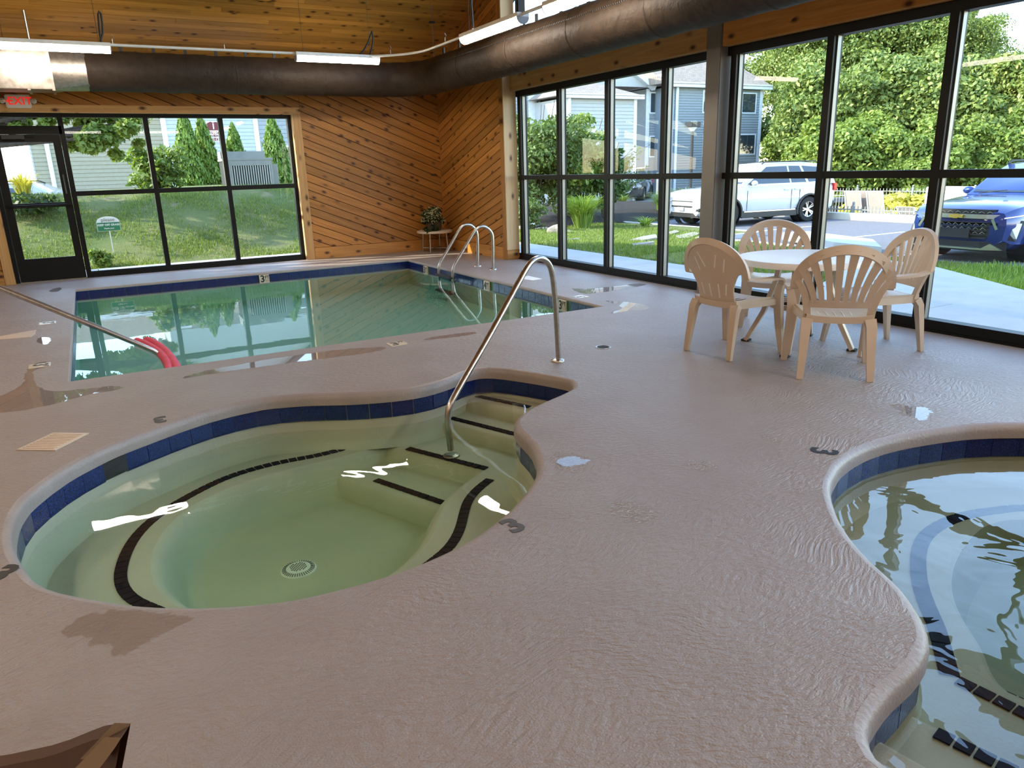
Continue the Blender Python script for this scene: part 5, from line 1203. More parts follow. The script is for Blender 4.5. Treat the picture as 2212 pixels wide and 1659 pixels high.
# air conditioner
YC = 18.9; zc = bank_z(3.9, YC) - .02
ax0, ax1 = PY(492, 380, YC)[0], PY(589, 380, YC)[0]; az1 = PY(540, 344, YC)[2]; az2 = PY(540, 331, YC)[2]; ax2 = PY(604, 380, YC)[0]
ac = thing('air_conditioner', 'grey air conditioner with vertical louvers on top of the grass bank', 'air conditioner', ((ax0 + ax1) / 2, YC, zc))
part('cabinet', MB().box((ax0, YC + .03, zc), (ax1, YC + 1.0, az1)), 'ac_dark', ac, world=True)
part('top_panel', MB().box((ax0 - .03, YC - .02, az1 - .03), (ax1 + .05, YC + 1.02, az1 + .03)), 'ac_grey', ac, world=True, bevel=.01); part('rear_hood', MB().box((ax0 - .02, YC + .5, az1 + .03), (ax1 - .02, YC + 1.0, az2 + .06)), 'ac_grey', ac, world=True, bevel=.01)
part('corner_post', MB().box((ax0, YC - .01, zc), (ax0 + .09, YC + .06, az1 - .03)), 'ac_grey', ac, world=True); part('corner_post', MB().box((ax1 - .03, YC - .01, zc), (ax1 + .02, YC + .06, az1 - .03)), 'ac_grey', ac, world=True)
part('side_cabinet', MB().box((ax1 + .02, YC + .1, zc), (ax2, YC + .9, az1 - .12)), 'ac_grey', ac, world=True, bevel=.01); part('header_panel', MB().box((ax0, YC - .012, az1 - .14), (ax1, YC + .03, az1 - .03)), 'ac_grey', ac, world=True)
nL = 17
for k in range(nL):
    x = ax0 + .11 + (ax1 - ax0 - .16) * k / (nL - 1); part('louver', MB().box((x - .014, YC - .005, zc + .02), (x + .014, YC + .03, az1 - .13)), 'ac_louver', ac, world=True)
# arborvitae
def arbor(px, top_y, Y, r, seed, label, base_y=405):
    x, _, zt = PY(px, top_y, Y); zb = bank_z(x, Y) - .05; h = zt - zb; s_ = thing('arborvitae', label, 'tree', (x, Y, zb), 0, 'pointed evergreens on the bank'); g = np.random.default_rng(seed)
    part('trunk', MB().tube([(0, 0, 0), (0, 0, h * .8)], [.05, .01], 8), 'bark', s_, smooth=60)
    n = 5200; u = g.uniform(0, 1, n) ** 1.25; a = g.uniform(0, 2 * pi, n); rr = r * (1 - u) ** .62 * (.35 + .65 * np.minimum(1, (u + .08) / .15)) * (1 + .14 * np.sin(a * 5 + u * 22 + seed)) * g.uniform(.6, 1.05, n)
    pts = np.stack([rr * np.cos(a), rr * np.sin(a), u * h], 1); nr = np.stack([np.cos(a), np.sin(a), np.full(n, .15)], 1)
    t2 = np.array([0, 0, 1.0]); V_ = cards(pts, nr, .075, 1.0, .5); V_[:, 2] = np.where(np.arange(len(V_)) % 4 == 2, V_[:, 2] + .09, V_[:, 2])
    put('foliage', card_mesh('foliage', V_), 'leaf_arborvitae', s_, kind='stuff')
arbor(393, 240, 26.2, .52, 1, 'tallest pointed evergreen, sunlit on its left side, left of the number sign'); arbor(432, 256, 26.8, .52, 2, 'pointed evergreen just right of the tallest one, before the number sign')
arbor(501, 270, 26.9, .46, 3, 'smallest pointed evergreen peeking over the air conditioner'); arbor(586, 254, 26.0, .58, 4, 'pointed evergreen at the right end of the air conditioner')
# tree above, shrubs and signs
def tree(name, base, crowns, ns, mat, label, seed, leafs, trunk=None, group=None):
    s_ = thing(name, label, 'tree', base, 0, group); m = MB()
    for c, r in crowns: m.tube([(0, 0, 0), (c[0] * .2, c[1] * .2, c[2] * .45), (c[0] * .7, c[1] * .7, c[2] * .85), tuple(c)], [(trunk or .18), (trunk or .18) * .75, (trunk or .18) * .4, .03], 8)
    g = np.random.default_rng(seed)
    for c, r in crowns:
        for k in range(7):
            d = g.normal(0, 1, 3); d /= np.linalg.norm(d); e = np.array(c) + d * np.array(r) * .8; m.tube([(c[0] * .6, c[1] * .6, c[2] * .75), tuple((np.array(c) + e) / 2), tuple(e)], [.05, .03, .01], 5)
    part('trunk', m, 'bark', s_, smooth=60)
    for i, (c, r) in enumerate(crowns):
        n = ns[i]; p_, n_ = crown_pts(n, c, r, 26, min(r) * .38, seed + i); put('foliage', card_mesh('foliage', cards(p_, n_, leafs, 1.6)), mat, s_, kind='stuff')
    return s_
tb_ = np.array([-6.0, 18.2, bank_z(-6.0, 18.2)])
cr = [(np.array(PY(px, py, Y)) - tb_, r) for px, py, Y, r in ((238, 285, 18.5, (1.0, .9, .52)), (60, 244, 18.6, (1.0, .9, .42)), (200, 190, 19.0, (1.6, 1.2, .8)), (330, 215, 19.2, (.8, .8, .5)), (-150, 160, 18.6, (1.3, 1.2, .8)))]
cr.append((np.array([-7.2, 16.1, 5.3]) - tb_, (1.9, 1.5, 1.2)))  # out-of-view crown added in the sun's path to dapple the deck
tree('leafy_tree', tuple(tb_), [(tuple(c), r) for c, r in cr], [5600, 2600, 2400, 900, 1500, 2300], 'leaf_tree', 'leafy tree whose branches hang down outside the pane beside the door', 31, .085, .16)
shrub('loose_shrub', (hx(338, 380, 21.5), 21.5, bank_z(hx(338, 380, 21.5), 21.5) - .3), 1.6, .8, 3000, 'leaf_tree', 'loose green shrub before the olive grey house wing', 32, .09)
shrub('bank_shrub', (PY(60, 462, 17.4)[0], 17.4, bank_z(PY(60, 462, 17.4)[0], 17.4)), .26, .7, 1300, 'leaf_dark', 'low dark green shrub at the top of the bank behind the door', 33, .07)
fountain('lily_clump', (PY(58, 445, 18.6)[0], 18.6, bank_z(PY(58, 445, 18.6)[0], 18.6)), 150, .55, .55, 'leaf_yellow', 'spiky yellow-green leaf clump seen through the upper door glass', 34, 'plant')
shrub('bank_shrub', (PY(215, 560, 14.75)[0], 14.8, bank_z(PY(215, 560, 14.75)[0], 14.8)), .35, .22, 500, 'leaf_tree', 'small leafy weed at the foot of the bank near the door', 35, .05)
c = PY(234, 484, 15.6); kg = thing('lawn_sign', 'small white and green keep off grass sign on the bank', 'sign', (c[0], c[1], bank_z(c[0], c[1])))
w_, h_ = .19, .125
part('panel', MB().prism([(-w_, -h_), (w_, -h_), (w_, h_ * .35)] + [(w_ * cos(a) * .98, h_ * .35 + h_ * .75 * sin(a)) for a in np.linspace(0, pi, 14)] + [(-w_, h_ * .35)], 0, .008), 'sign_white', kg)
pn = kg.children[0]; pn.data.transform(Matrix(((1, 0, 0, 0), (0, 0, 1, 0), (0, 1, 0, 0), (0, 0, 0, 1)))); pn.data.flip_normals(); pn.location = (0, 0, c[2] - bank_z(c[0], c[1]))
part('green_band', MB().box((c[0] - w_ + .006, c[1] - .004, c[2] - h_ + .006), (c[0] + w_ - .006, c[1] + .002, c[2] + .03)), 'sign_green', kg, world=True)
lettering('please', .09, 'ac_grey', kg, (c[0], c[1] - .003, c[2] + .075), (1, 0, 0), (0, 0, 1), .001); lettering('KEEP OFF GRASS', .048, 'sign_white', kg, (c[0], c[1] - .006, c[2] - .015), (1, 0, 0), (0, 0, 1), .001, .0015); lettering('Thank you!', .036, 'sign_white', kg, (c[0], c[1] - .006, c[2] - .078), (1, 0, 0), (0, 0, 1), .001, .001)
part('stake', MB().box((c[0] - .01, c[1] + .008, bank_z(c[0], c[1]) - .05), (c[0] + .01, c[1] + .02, c[2] + .05)), 'white_plastic', kg, world=True)
# ------------------------------------------------------------------ houses across the parking lot
YB = 36.0
bx = lambda px, py=260, Y=YB: PY(px, py, Y)[0]; bz = lambda px, py, Y=YB: PY(px, py, Y)[2]
hb = thing('apartment_building', 'dark grey three-storey sided building behind the white car', 'building', (bx(1550), YB, -.4))
fx0, fx1, ez = bx(1449), bx(1641), bz(1550, 190)
part('wall', MB().box((fx0, YB + .01, -.5), (fx1, YB + 9, ez)), 'siding_grey', hb, world=True)
part('siding', siding(fx0, fx1, -.5, ez, YB, .15), 'siding_grey', hb, kind='stuff', world=True, recalc=False)
f2 = bx(1398, 260, YB + 1.5)
part('wing_wall', MB().box((f2, YB + 1.51, -.5), (fx0, YB + 9, ez)), 'siding_grey', hb, world=True); part('wing_siding', siding(f2, fx0, -.5, ez, YB + 1.5, .15), 'siding_grey', hb, kind='stuff', world=True, recalc=False)
part('stair_recess', MB().box((bx(1360, 260, YB + 3.5), YB + 3.5, -.5), (f2, YB + 9, ez + .3)), 'shingle_dark', hb, world=True)
for x, y in ((fx0, YB), (fx1, YB), (f2, YB + 1.5)): part('corner_board', MB().box((x - .12, y - .05, -.5), (x + .12, y - .003, ez)), 'trim_white', hb, world=True)
part('downspout', MB().tube([(fx0 + .35, YB - .12, ez), (fx0 + .35, YB - .12, -.4)], .09, 8), 'trim_white', hb, smooth=60, world=True)
part('gutter', MB().box((f2 - .3, YB - .45, ez - .05), (fx1 + .5, YB - .2, ez + .22)), 'trim_white', hb, world=True)
part('roof', MB().add([(f2 - .4, YB - .5, ez + .12), (fx1 + .6, YB - .5, ez + .12), (fx1 - 2.2, YB + 4.5, ez + 3.6), (f2 - 1, YB + 4.5, ez + 3.6), (fx1 + .6, YB + 9.5, ez + .1), (f2 - .4, YB + 9.5, ez + .1)], [(0, 1, 2, 3), (1, 4, 2), (3, 2, 4, 5), (0, 3, 5), (0, 5, 4, 1)]), 'roof_shingle', hb, world=True)
part('roof_vent', MB().tube([(bx(1515, 140), YB + 2.2, ez + 1.6), (bx(1515, 140), YB + 2.2, ez + 2.5)], .1, 8), 'trim_white', hb, world=True)
for px0, px1, py0, py1, Y in ((1520, 1545, 198, 242, YB), (1520, 1545, 292, 335, YB), (1604, 1632, 203, 243, YB), (1598, 1630, 292, 332, YB), (1405, 1424, 202, 243, YB + 1.5), (1404, 1423, 296, 337, YB + 1.5), (1403, 1422, 387, 425, YB + 1.5)):
    hwin(hb, bx(px0, py0, Y), bx(px1, py0, Y), bz((px0 + px1) / 2, py1, Y), bz((px0 + px1) / 2, py0, Y), Y)
YW = 32.0
hw_ = thing('apartment_building', 'white sided building part with low hip roof behind the tall shrubs', 'building', (bx(1290, 260, YW), YW, -.4))
wx0, wx1, wz = bx(1223, 260, YW), bx(1371, 260, YW), bz(1300, 213, YW)
part('wall', MB().box((wx0, YW + .01, -.5), (wx1, YW + 7, wz)), 'siding_white', hw_, world=True); part('siding', siding(wx0, wx1, -.5, wz, YW, .17), 'siding_white', hw_, kind='stuff', world=True, recalc=False)
part('gutter', MB().box((wx0 - .3, YW - .35, wz - .02), (wx1 + .35, YW - .15, wz + .2)), 'trim_white', hw_, world=True)
part('roof', MB().add([(wx0 - .4, YW - .4, wz + .12), (wx1 + .4, YW - .4, wz + .12), (wx1 - 2.4, YW + 2.6, wz + 1.35), (wx0 + 1.5, YW + 2.6, wz + 1.35), (wx1 + .4, YW + 7, wz + .12), (wx0 - .4, YW + 7, wz + .12)], [(0, 1, 2, 3), (1, 4, 2), (3, 2, 4, 5), (0, 3, 5), (0, 5, 4, 1)]), 'roof_shingle', hw_, world=True)
for x in (wx0, wx1): part('corner_board', MB().box((x - .1, YW - .05, -.5), (x + .1, YW - .002, wz)), 'trim_white', hw_, world=True)
part('downspout', MB().tube([(wx0 + .1, YW - .15, wz), (wx0 + .1, YW - .15, -.4)], .08, 8), 'trim_white', hw_, smooth=60, world=True)
YG = 37.2; gz = bz(1350, 187, YG)
part('gable', MB().add([(bx(1190, 187, YG), YG, gz), (bx(1408, 187, YG), YG, gz), (bx(1308, 110, YG), YG, bz(1308, 108, YG)), (bx(1190, 187, YG), YG + 6, gz), (bx(1408, 187, YG), YG + 6, gz), (bx(1308, 110, YG), YG + 6, bz(1308, 108, YG))], [(0, 1, 2), (0, 2, 5, 3), (1, 4, 5, 2), (3, 5, 4)]), 'siding_white', hw_, world=True)
part('gable_trim', MB().strap([(bx(1410, 189, YG), YG - .15, gz - .05), (bx(1308, 110, YG), YG - .15, bz(1308, 106, YG))], .3, .3, side=(0, 1, 0)), 'trim_white', hw_, world=True)
YL_ = 35.0
lx0, lx1 = bx(1120, 260, YL_) - 2.5, bx(1222, 260, YL_)
part('wing_wall', MB().box((lx0, YL_ + .01, -.5), (lx1 + .5, YL_ + 5, bz(1170, 150, YL_))), 'siding_grey', hw_, world=True); part('wing_siding', siding(lx0, lx1, -.5, bz(1170, 150, YL_), YL_, .17), 'siding_grey', hw_, kind='stuff', world=True, recalc=False)
hwin(hw_, bx(1166, 250, YL_), bx(1191, 250, YL_), bz(1175, 250, YL_), bz(1175, 210, YL_), YL_); part('corner_board', MB().box((bx(1150, 250, YL_) - .25, YL_ - .05, -.5), (bx(1150, 250, YL_) + .25, YL_ - .002, bz(1170, 150, YL_))), 'trim_white', hw_, world=True)
lp_ = C_ = CAM + ray(1496, 275) * 36; lb = thing('lamp_post', 'dark parking lot lamp post with boxy head before the grey building', 'lamp post', (lp_[0], lp_[1], -.4))
part('post', MB().tube([(lp_[0], lp_[1], -.4), (lp_[0], lp_[1], lp_[2])], .08, 10), 'black_trim', lb, smooth=60, world=True); part('head', MB().box((lp_[0] - .28, lp_[1] - .28, lp_[2]), (lp_[0] + .28, lp_[1] + .28, lp_[2] + .24)), 'black_trim', lb, world=True, bevel=.02)
part('lens', MB().lathe([(.08, -.18), (.22, -.02), (.22, 0)], tuple(lp_), 12), 'white_plastic', lb, smooth=40, world=True)
# ------------------------------------------------------------------ pool yard fence, loungers, hedge, trees
def fence(label, a, b, zb, zt, n_posts, pickets, rails=(0.92, .78)):
    f = thing('picket_fence', label, 'fence', (*a, zb)); a, b = np.array(a), np.array(b); d = (b - a) / np.linalg.norm(b - a); ang = math.atan2(d[1], d[0]); h = zt - zb
    for k in range(n_posts):
        p = a + (b - a) * k / (n_posts - 1); part('post', MB().box((p[0] - .035, p[1] - .035, zb), (p[0] + .035, p[1] + .035, zt + .06)).sphere((p[0], p[1], zt + .10), .045, 8, 6), 'fence_bronze', f, world=True)
    for u in rails + (.10,): part('rail', MB().strap([(a[0], a[1], zb + h * u), (b[0], b[1], zb + h * u)], .035, .035), 'fence_bronze', f, world=True)
    m = None
    for k in range(pickets):
        p = a + (b - a) * (k + .5) / pickets
        if m is None: m = MB().box((-.011, -.011, h * .06), (.011, .011, h)).mesh('picket')
        put('picket', m, 'fence_bronze', f, (p[0] - a[0], p[1] - a[1], 0))
    return f
fence('low near picket fence standing behind the pale kerb across the parking lot', (21.1, 4.0), (21.1, 20.0), -1.3, -.02, 8, 130)
fence('far picket fence behind the hedge and loungers', (33.0, 8.0), (30.0, 24.5), -1.3, .12, 8, 120)
fence('right picket fence before the trees behind the blue car', (33.0, 8.0), (29.0, 0.0), -1.3, .05, 5, 60)
hg = shrub('hedge', tuple(CAM + ray(1960, 446) * 31), .95, 1.0, 2000, 'leaf_yellow', 'long yellow-topped hedge beside the loungers behind the fence', 41, .12, None, 5, 'hedge'); hg.location.z = -1.25; hg.scale = (1.0, 2.6, 1.3)
shrub('yellow_shrub', (*(CAM + ray(1834, 436) * 28)[:2], -1.25), .95, .42, 700, 'leaf_yellow', 'small yellow shrub left of the loungers behind the fence', 42, .1)
def lounge(px, py, dist, label, up):
    c = CAM + ray(px, py) * dist; l = thing('lounge_chair', label, 'lounge chair', (c[0], c[1], -1.25), R_(95), 'tan loungers in the pool yard')
    hb_ = 1.45 if up else .95
    part('seat_sling', MB().strap([(-.32, -.9, .42), (-.32, .25, .42)], .60, .03, side=(1, 0, 0)).strap([(-.32, .25, .42), (-.32, .25 + (.35 if up else .62), hb_)], .60, .03, side=(1, 0, 0)), 'sling_tan', l)
    for s in (-.64, 0.0): part('side_rail', MB().tube([(s, -.92, .4), (s, .28, .4), (s, .28 + (.35 if up else .62), hb_)], .022, 8), 'white_plastic', l, smooth=60)
    for s in (-.64, 0.0):
        for y in (-.75, .2): part('leg', MB().tube([(s, y, .4), (s, y, 0)], .022, 8), 'white_plastic', l, smooth=60)
    for s in (-.64, 0.0): part('arm', MB().tube([(s, -.3, .4), (s, -.3, .62), (s, .2, .64), (s, .3, .55)], .022, 8), 'white_plastic', l, smooth=60)
lounge(1842, 436, 29, 'leftmost upright tan lounger behind the fence', True); lounge(1864, 436, 29, 'middle one of the three upright tan loungers', True); lounge(1889, 436, 28.4, 'rightmost of the three upright tan loungers, nearest the hedge', True); lounge(1965, 440, 27, 'low white framed lounger with tilted back beside the hedge', False)
wbx = CAM + ray(2046, 432) * 29
solo('storage_box', MB().box((wbx[0] - .3, wbx[1] - .75, -1.3), (wbx[0] + .5, wbx[1] + .75, .25)), 'white_plastic', 'white box-like cabinet in the pool yard behind the blue car', 'cabinet', bevel=.03)
variants = []
spec = [(1725, 290, 49, 2.6), (1762, 245, 48, 3.4), (1790, 280, 40, 3.1), (1840, 245, 41, 3.5), (1925, 260, 40, 3.4), (2010, 250, 39, 3.4), (2095, 275, 38, 3.3), (2180, 260, 38, 3.4), (2270, 250, 38, 3.5),
        (1700, 160, 58, 3.6), (1760, 125, 52, 4.2), (1835, 105, 51, 4.6), (1930, 100, 50, 4.5), (2005, 105, 49, 3.9), (2065, 125, 47, 3.3), (2160, 215, 46, 3.0), (2260, 225, 46, 3.2),
        (1738, 345, 44, 2.3), (1775, 345, 38, 2.0), (1825, 350, 37, 2.3), (1900, 350, 37, 2.2), (1990, 355, 36, 2.2), (2085, 360, 36, 2.2), (2170, 355, 36, 2.3)]
ordw = ['first', 'second', 'third', 'fourth', 'fifth', 'sixth', 'seventh', 'eighth', 'ninth']
kinds = ['%s tree from the grey building in the middle row of the wooded slope', '%s tall tree from the grey building in the back row of the wooded slope', '%s low bushy tree from the white car at the foot of the wooded slope']
tm = {}
for i, (px, py, D, r) in enumerate(spec):
    kd = 0 if i < 9 else (1 if i < 17 else 2); c = CAM + ray(px, py) * D; v_ = i % 3; zb = -1.3
    s_ = thing('woodland_tree', kinds[kd] % ordw[i - (0, 9, 17)[kd]], 'tree', (c[0], c[1], zb), 0, ['front woodland trees', 'back woodland trees', 'woodland understorey'][kd]); h = c[2] - zb
    key = (kd, v_)
    if key not in tm:
        p_, n_ = crown_pts(36000, (0, 0, 0), (r, r, r * .95), 52, r * .33, 50 + i); tm[key] = (card_mesh('foliage', cards(p_, n_, .145, 1.6)), r)
    me, r0 = tm[key]; o = put('foliage', me, 'leaf_forest' if kd < 2 else 'leaf_tree', s_, (0, 0, h), (0, 0, i * 1.3), kind='stuff'); o.scale = (r / r0,) * 3
    part('trunk', MB().tube([(0, 0, 0), (.1, .05, h * .5), (0, 0, h + r * .5)], [.24, .17, .05], 8), 'bark', s_, smooth=60)
# ------------------------------------------------------------------ cars
def loft(secs):   # secs: list of (x, [(y, z) half outline bottom->top]) mirrored and closed
    rows = []
    for x, half in secs: rows.append([(x, y, z) for y, z in half] + [(x, -y, z) for y, z in half[::-1]])
    m = MB().grid(rows, True); n = len(rows[0]); m.f += [tuple(range(n))[::-1], tuple((len(rows) - 1) * n + k for k in range(n))]; return m
def boolean_cut(me, cutters):
    o = bpy.data.objects.new('cut', me); COL.objects.link(o); cs = []
    for cm_ in cutters:
        c = bpy.data.objects.new('cutter', cm_); COL.objects.link(c); cs.append(c); md_ = o.modifiers.new('b', 'BOOLEAN'); md_.operation = 'DIFFERENCE'; md_.object = c; md_.solver = 'EXACT'
    dg = bpy.context.evaluated_depsgraph_get(); r = bpy.data.meshes.new_from_object(o.evaluated_get(dg))
    for c in cs: bpy.data.objects.remove(c)
    bpy.data.objects.remove(o); return r
def wheel(car, x, y, r, w, style):
    s = 1 if y > 0 else -1; wh = part('wheel', MB().lathe([(r * .62, -w / 2), (r * .93, -w / 2), (r, -w * .36), (r, w * .36), (r * .93, w / 2), (r * .62, w / 2), (r * .62, -w / 2)], (0, 0, 0), 28, 'y', False), 'tire', car, smooth=40, loc=(x, y, r))
    part('hub', MB().lathe([(0, s * w * .30), (r * .14, s * w * .30), (r * .17, s * w * .2), (r * .17, 0)], (0, 0, 0), 16, 'y', False).lathe([(r * .56, s * w * .38), (r * .66, s * w * .44), (r * .66, 0), (r * .56, 0), (r * .56, s * w * .38)], (0, 0, 0), 28, 'y', False), style, wh, smooth=40)
    part('brake_disc', MB().lathe([(0, s * w * .05), (r * .55, s * w * .05), (r * .55, 0)], (0, 0, 0), 20, 'y', False), 'ac_dark', wh)
    m = MB()
    for k in range(5):
        for q in (-.13, .13):
            a = 2 * pi * k / 5 + q; b = 2 * pi * k / 5 + q * 1.35
            m.strap([(r * .10 * cos(a), s * w * .27, r * .10 * sin(a)), (r * .60 * cos(b), s * w * .40, r * .60 * sin(b))], [r * .10, r * .085], .02, side=(-sin(b), 0, cos(b)))
    part('spokes', m, style, wh)
def make_car(label, loc, ang, L, W_, H, paint, clad=True, nose=1.0, name='car', wo=0.0):
    car = thing(name, label, 'car', loc, ang); h = L / 2; w = W_ / 2; belt = H * .64; hood = H * .585; k = H / 1.78
    def sec(x, zb, zt, ww, crown=.02):
        return (x, [(0, zb), (ww * .80, zb), (ww * .955, zb + .10 * k), (ww * .985, zb + .30 * k), (ww, (zb + zt) / 2 + .05), (ww * .985, zt - .12 * k), (ww * .93, zt - .03 * k), (ww * .6, zt + crown * .6), (0, zt + crown)])
    S_ = [sec(h, .44 * k, hood * .82, w * .74), sec(h - .04, .34 * k, hood * .90, w * .86), sec(h - .18, .27 * k, hood * .965, w * .945), sec(h - .45, .25 * k, hood * 1.01, w * .985), sec(h - .95, .24 * k, hood * 1.04, w), sec(h - 1.5, .24 * k, belt, w),
          sec(0, .24 * k, belt, w), sec(-h + 1.2, .24 * k, belt + .01, w), sec(-h + .5, .26 * k, belt + .01, w * .985), sec(-h + .12, .32 * k, belt - .01, w * .93), sec(-h, .42 * k, belt - .07, w * .84)]
    body = loft(S_[::-1]).mesh('body'); bm = bmesh.new(); bm.from_mesh(body); bmesh.ops.recalc_face_normals(bm, faces=bm.faces); bm.to_mesh(body); bm.free()
    r = .375 * k; xf, xr = h - .97, -h + 1.10; cut = []
    for x in (xf, xr):
        for s in (-1, 1): cut.append(MB().lathe([(0, -.34), (r * 1.19, -.34), (r * 1.19, .34), (0, .34)], (x, s * (w - .05), r), 28, 'y', False).mesh('c'))
    for c_ in cut:
        bm = bmesh.new(); bm.from_mesh(c_); bmesh.ops.remove_doubles(bm, verts=bm.verts, dist=1e-4); bmesh.ops.recalc_face_normals(bm, faces=bm.faces); bm.to_mesh(c_); bm.free()
    me = boolean_cut(body, cut); me.materials.clear()
    for p in me.polygons: p.use_smooth = True
    me.set_sharp_from_angle(angle=R_(32)); put('body', me, paint, car)
    for x in (xf, xr):
        for s in (-1, 1):
            part('arch_liner', MB().lathe([(r * 1.18, -.30), (r * 1.18, .02)], (x, s * (w - .05), r), 24, 'y', False), 'black_rubber', car)
            pts = [(x + r * 1.20 * cos(a), s * (w * .992), r + r * 1.20 * sin(a)) for a in np.linspace(-.28, pi + .28, 20)]
            part('arch_trim', MB().strap(pts, .045, .07, side=[(cos(a), 0, sin(a)) for a in np.linspace(-.28, pi + .28, 20)]), 'black_trim' if clad else paint, car, smooth=40)
            wheel(car, x, s * (w - .13), r, .25, 'alloy')
    # cabin
    rw, bw = w * .76, w * .94; zr = H - .05
    def cs(x, z, f): ww = bw + (rw - bw) * f; return (x, [(0, belt - .03), (bw, belt - .03), (bw, belt), (ww, z - .02 * f), (ww * .92, z + .02 * f), (0, z + .045 * f)])
    ws, rs = h - 1.42 - wo, h - 2.28 - wo * 1.15
    C_ = [cs(ws, belt + .005, .02), cs((ws + rs) / 2, belt + (zr - belt) * .56, .56), cs(rs, zr - .03, .97), cs(rs - .35, zr, 1), cs(-h + 1.2, zr, 1), cs(-h + .55, zr - .06, .95), cs(-h + .22, belt + (zr - belt) * .55, .55), cs(-h + .10, belt + .01, .05)]
    part('cabin', loft(C_[::-1]), paint, car, smooth=32)
    yz = lambda z: bw + (rw - bw) * (z - belt) / (zr - belt) + .006
    zt, zl = zr - .085, belt + .035
    for s in (-1, 1):
        fr = lambda x, z: (x, s * yz(z), z)
        for q in (((ws - .22, zl), (rs - .12, zt), (rs - .86, zt + .01), (rs - .92, zl)), ((rs - .98, zl), (rs - .94, zt + .01), (-h + 1.42, zt), (-h + 1.22, zl)), ((-h + 1.12, zl), (-h + 1.32, zt), (-h + .66, zt - .05), (-h + .48, zl + .03))):
            part('side_window', MB().add([fr(*p) for p in q] + [(p[0], s * (yz(p[1]) - .012), p[1]) for p in q], [(0, 1, 2, 3), (4, 5, 6, 7), (0, 1, 5, 4), (1, 2, 6, 5), (2, 3, 7, 6), (3, 0, 4, 7)]), 'car_glass', car)
        part('roof_rail', MB().tube([(rs + .0, s * rw * .93, zr), (rs - .12, s * rw * .93, zr + .055), (-h + .75, s * rw * .93, zr + .045), (-h + .6, s * rw * .93, zr - .02)], .018, 8), 'black_trim', car, smooth=60)
        mr = part('mirror', MB().sphere((ws - .33, s * (w + .10), belt + .07), .1, 12, 8, (.75, 1.15, .75)), paint, car, smooth=60); part('mirror_base', MB().box((ws - .40, min(s * (w - .08), s * (w + .06)), belt + .01), (ws - .30, max(s * (w - .08), s * (w + .06)), belt + .05)), 'black_trim', mr)
        for x in (rs - .75, -h + 1.62): part('door_handle', MB().box((x - .11, min(s * w, s * (w + .03)), belt - .17), (x + .09, max(s * w, s * (w + .03)), belt - .13)), paint, car, bevel=.008)
        for x, zt_ in ((ws - .18, belt), (rs - .95, belt), (-h + 1.50, belt)):
            part('door_gap', MB().strap([(x, s * (w * 1.0 - .0), .42 * k), (x, s * (w * 1.002), belt - .14)], .008, .012, side=(1, 0, 0)), 'ac_dark', car)
        if clad:
            part('sill_cladding', MB().box((xr + r * 1.2, min(s * w * .90, s * (w + .012)), .22 * k), (xf - r * 1.2, max(s * w * .90, s * (w + .012)), .42 * k)), 'black_trim', car, bevel=.02)
            part('chrome_strip', MB().box((xr + r * 1.45, min(s * w, s * (w + .022)), .385 * k), (xf - r * 1.4, max(s * w, s * (w + .022)), .415 * k)), 'chrome', car)
        part('tail_light', MB().box((-h - .005, min(s * w * .62, s * w * .97), belt - .26), (-h + .17, max(s * w * .62, s * w * .965), belt - .02)), 'red_lens', car, bevel=.03)
    wsq = lambda f, y: (ws + (rs - ws) * f, y, belt + (zr - .03 - belt) * f + .022)
    w0, w1_ = bw * .92, rw * .86
    part('windshield', MB().grid([[wsq(f, y * (w0 + (w1_ - w0) * f)) for y in (-1, -.5, 0, .5, 1)] for f in (.06, .35, .65, .94)]), 'car_glass', car, smooth=60)
    part('rear_window', MB().grid([[(-h + .115 + .40 * f, y * (w0 + (w1_ - w0) * f) * .9, belt + .06 + (zr - belt - .16) * f) for y in (-1, 0, 1)] for f in (0, .3, .75, 1)]), 'car_glass', car, smooth=60)
    part('rear_bumper', MB().box((-h - .03, -w * .86, .38 * k), (-h + .12, w * .86, .60 * k)), 'black_trim' if clad else paint, car, bevel=.03)
    return car, h, w, k, belt, hood
def fr_panel(car, name, x, pts, mat, d=.03):   # panel on the nose: pts in (y, z), slight wrap towards the sides
    n = len(pts); f = lambda y: x - .36 * max(0, abs(y) - .5)
    return part(name, MB().add([(f(y), y, z) for y, z in pts] + [(f(y) - d, y, z) for y, z in pts], [tuple(range(n)), tuple(range(n, 2 * n))[::-1]] + [(k_, (k_ + 1) % n, n + (k_ + 1) % n, n + k_) for k_ in range(n)]), mat, car)
def bar(car, name, x, y0_, y1_, z0_, z1_, mat, d=.03, n=14, z2=None):
    rows = []
    f = lambda y: x - .36 * max(0, abs(y) - .5)
    top = [(f(y), y, z1_) for y in np.linspace(y0_, y1_, n)]; bot = [(f(y), y, z0_) for y in np.linspace(y0_, y1_, n)]
    return part(name, MB().grid([[(p[0] - d, p[1], p[2]) for p in top], top, bot, [(p[0] - d, p[1], p[2]) for p in bot]]), mat, car)
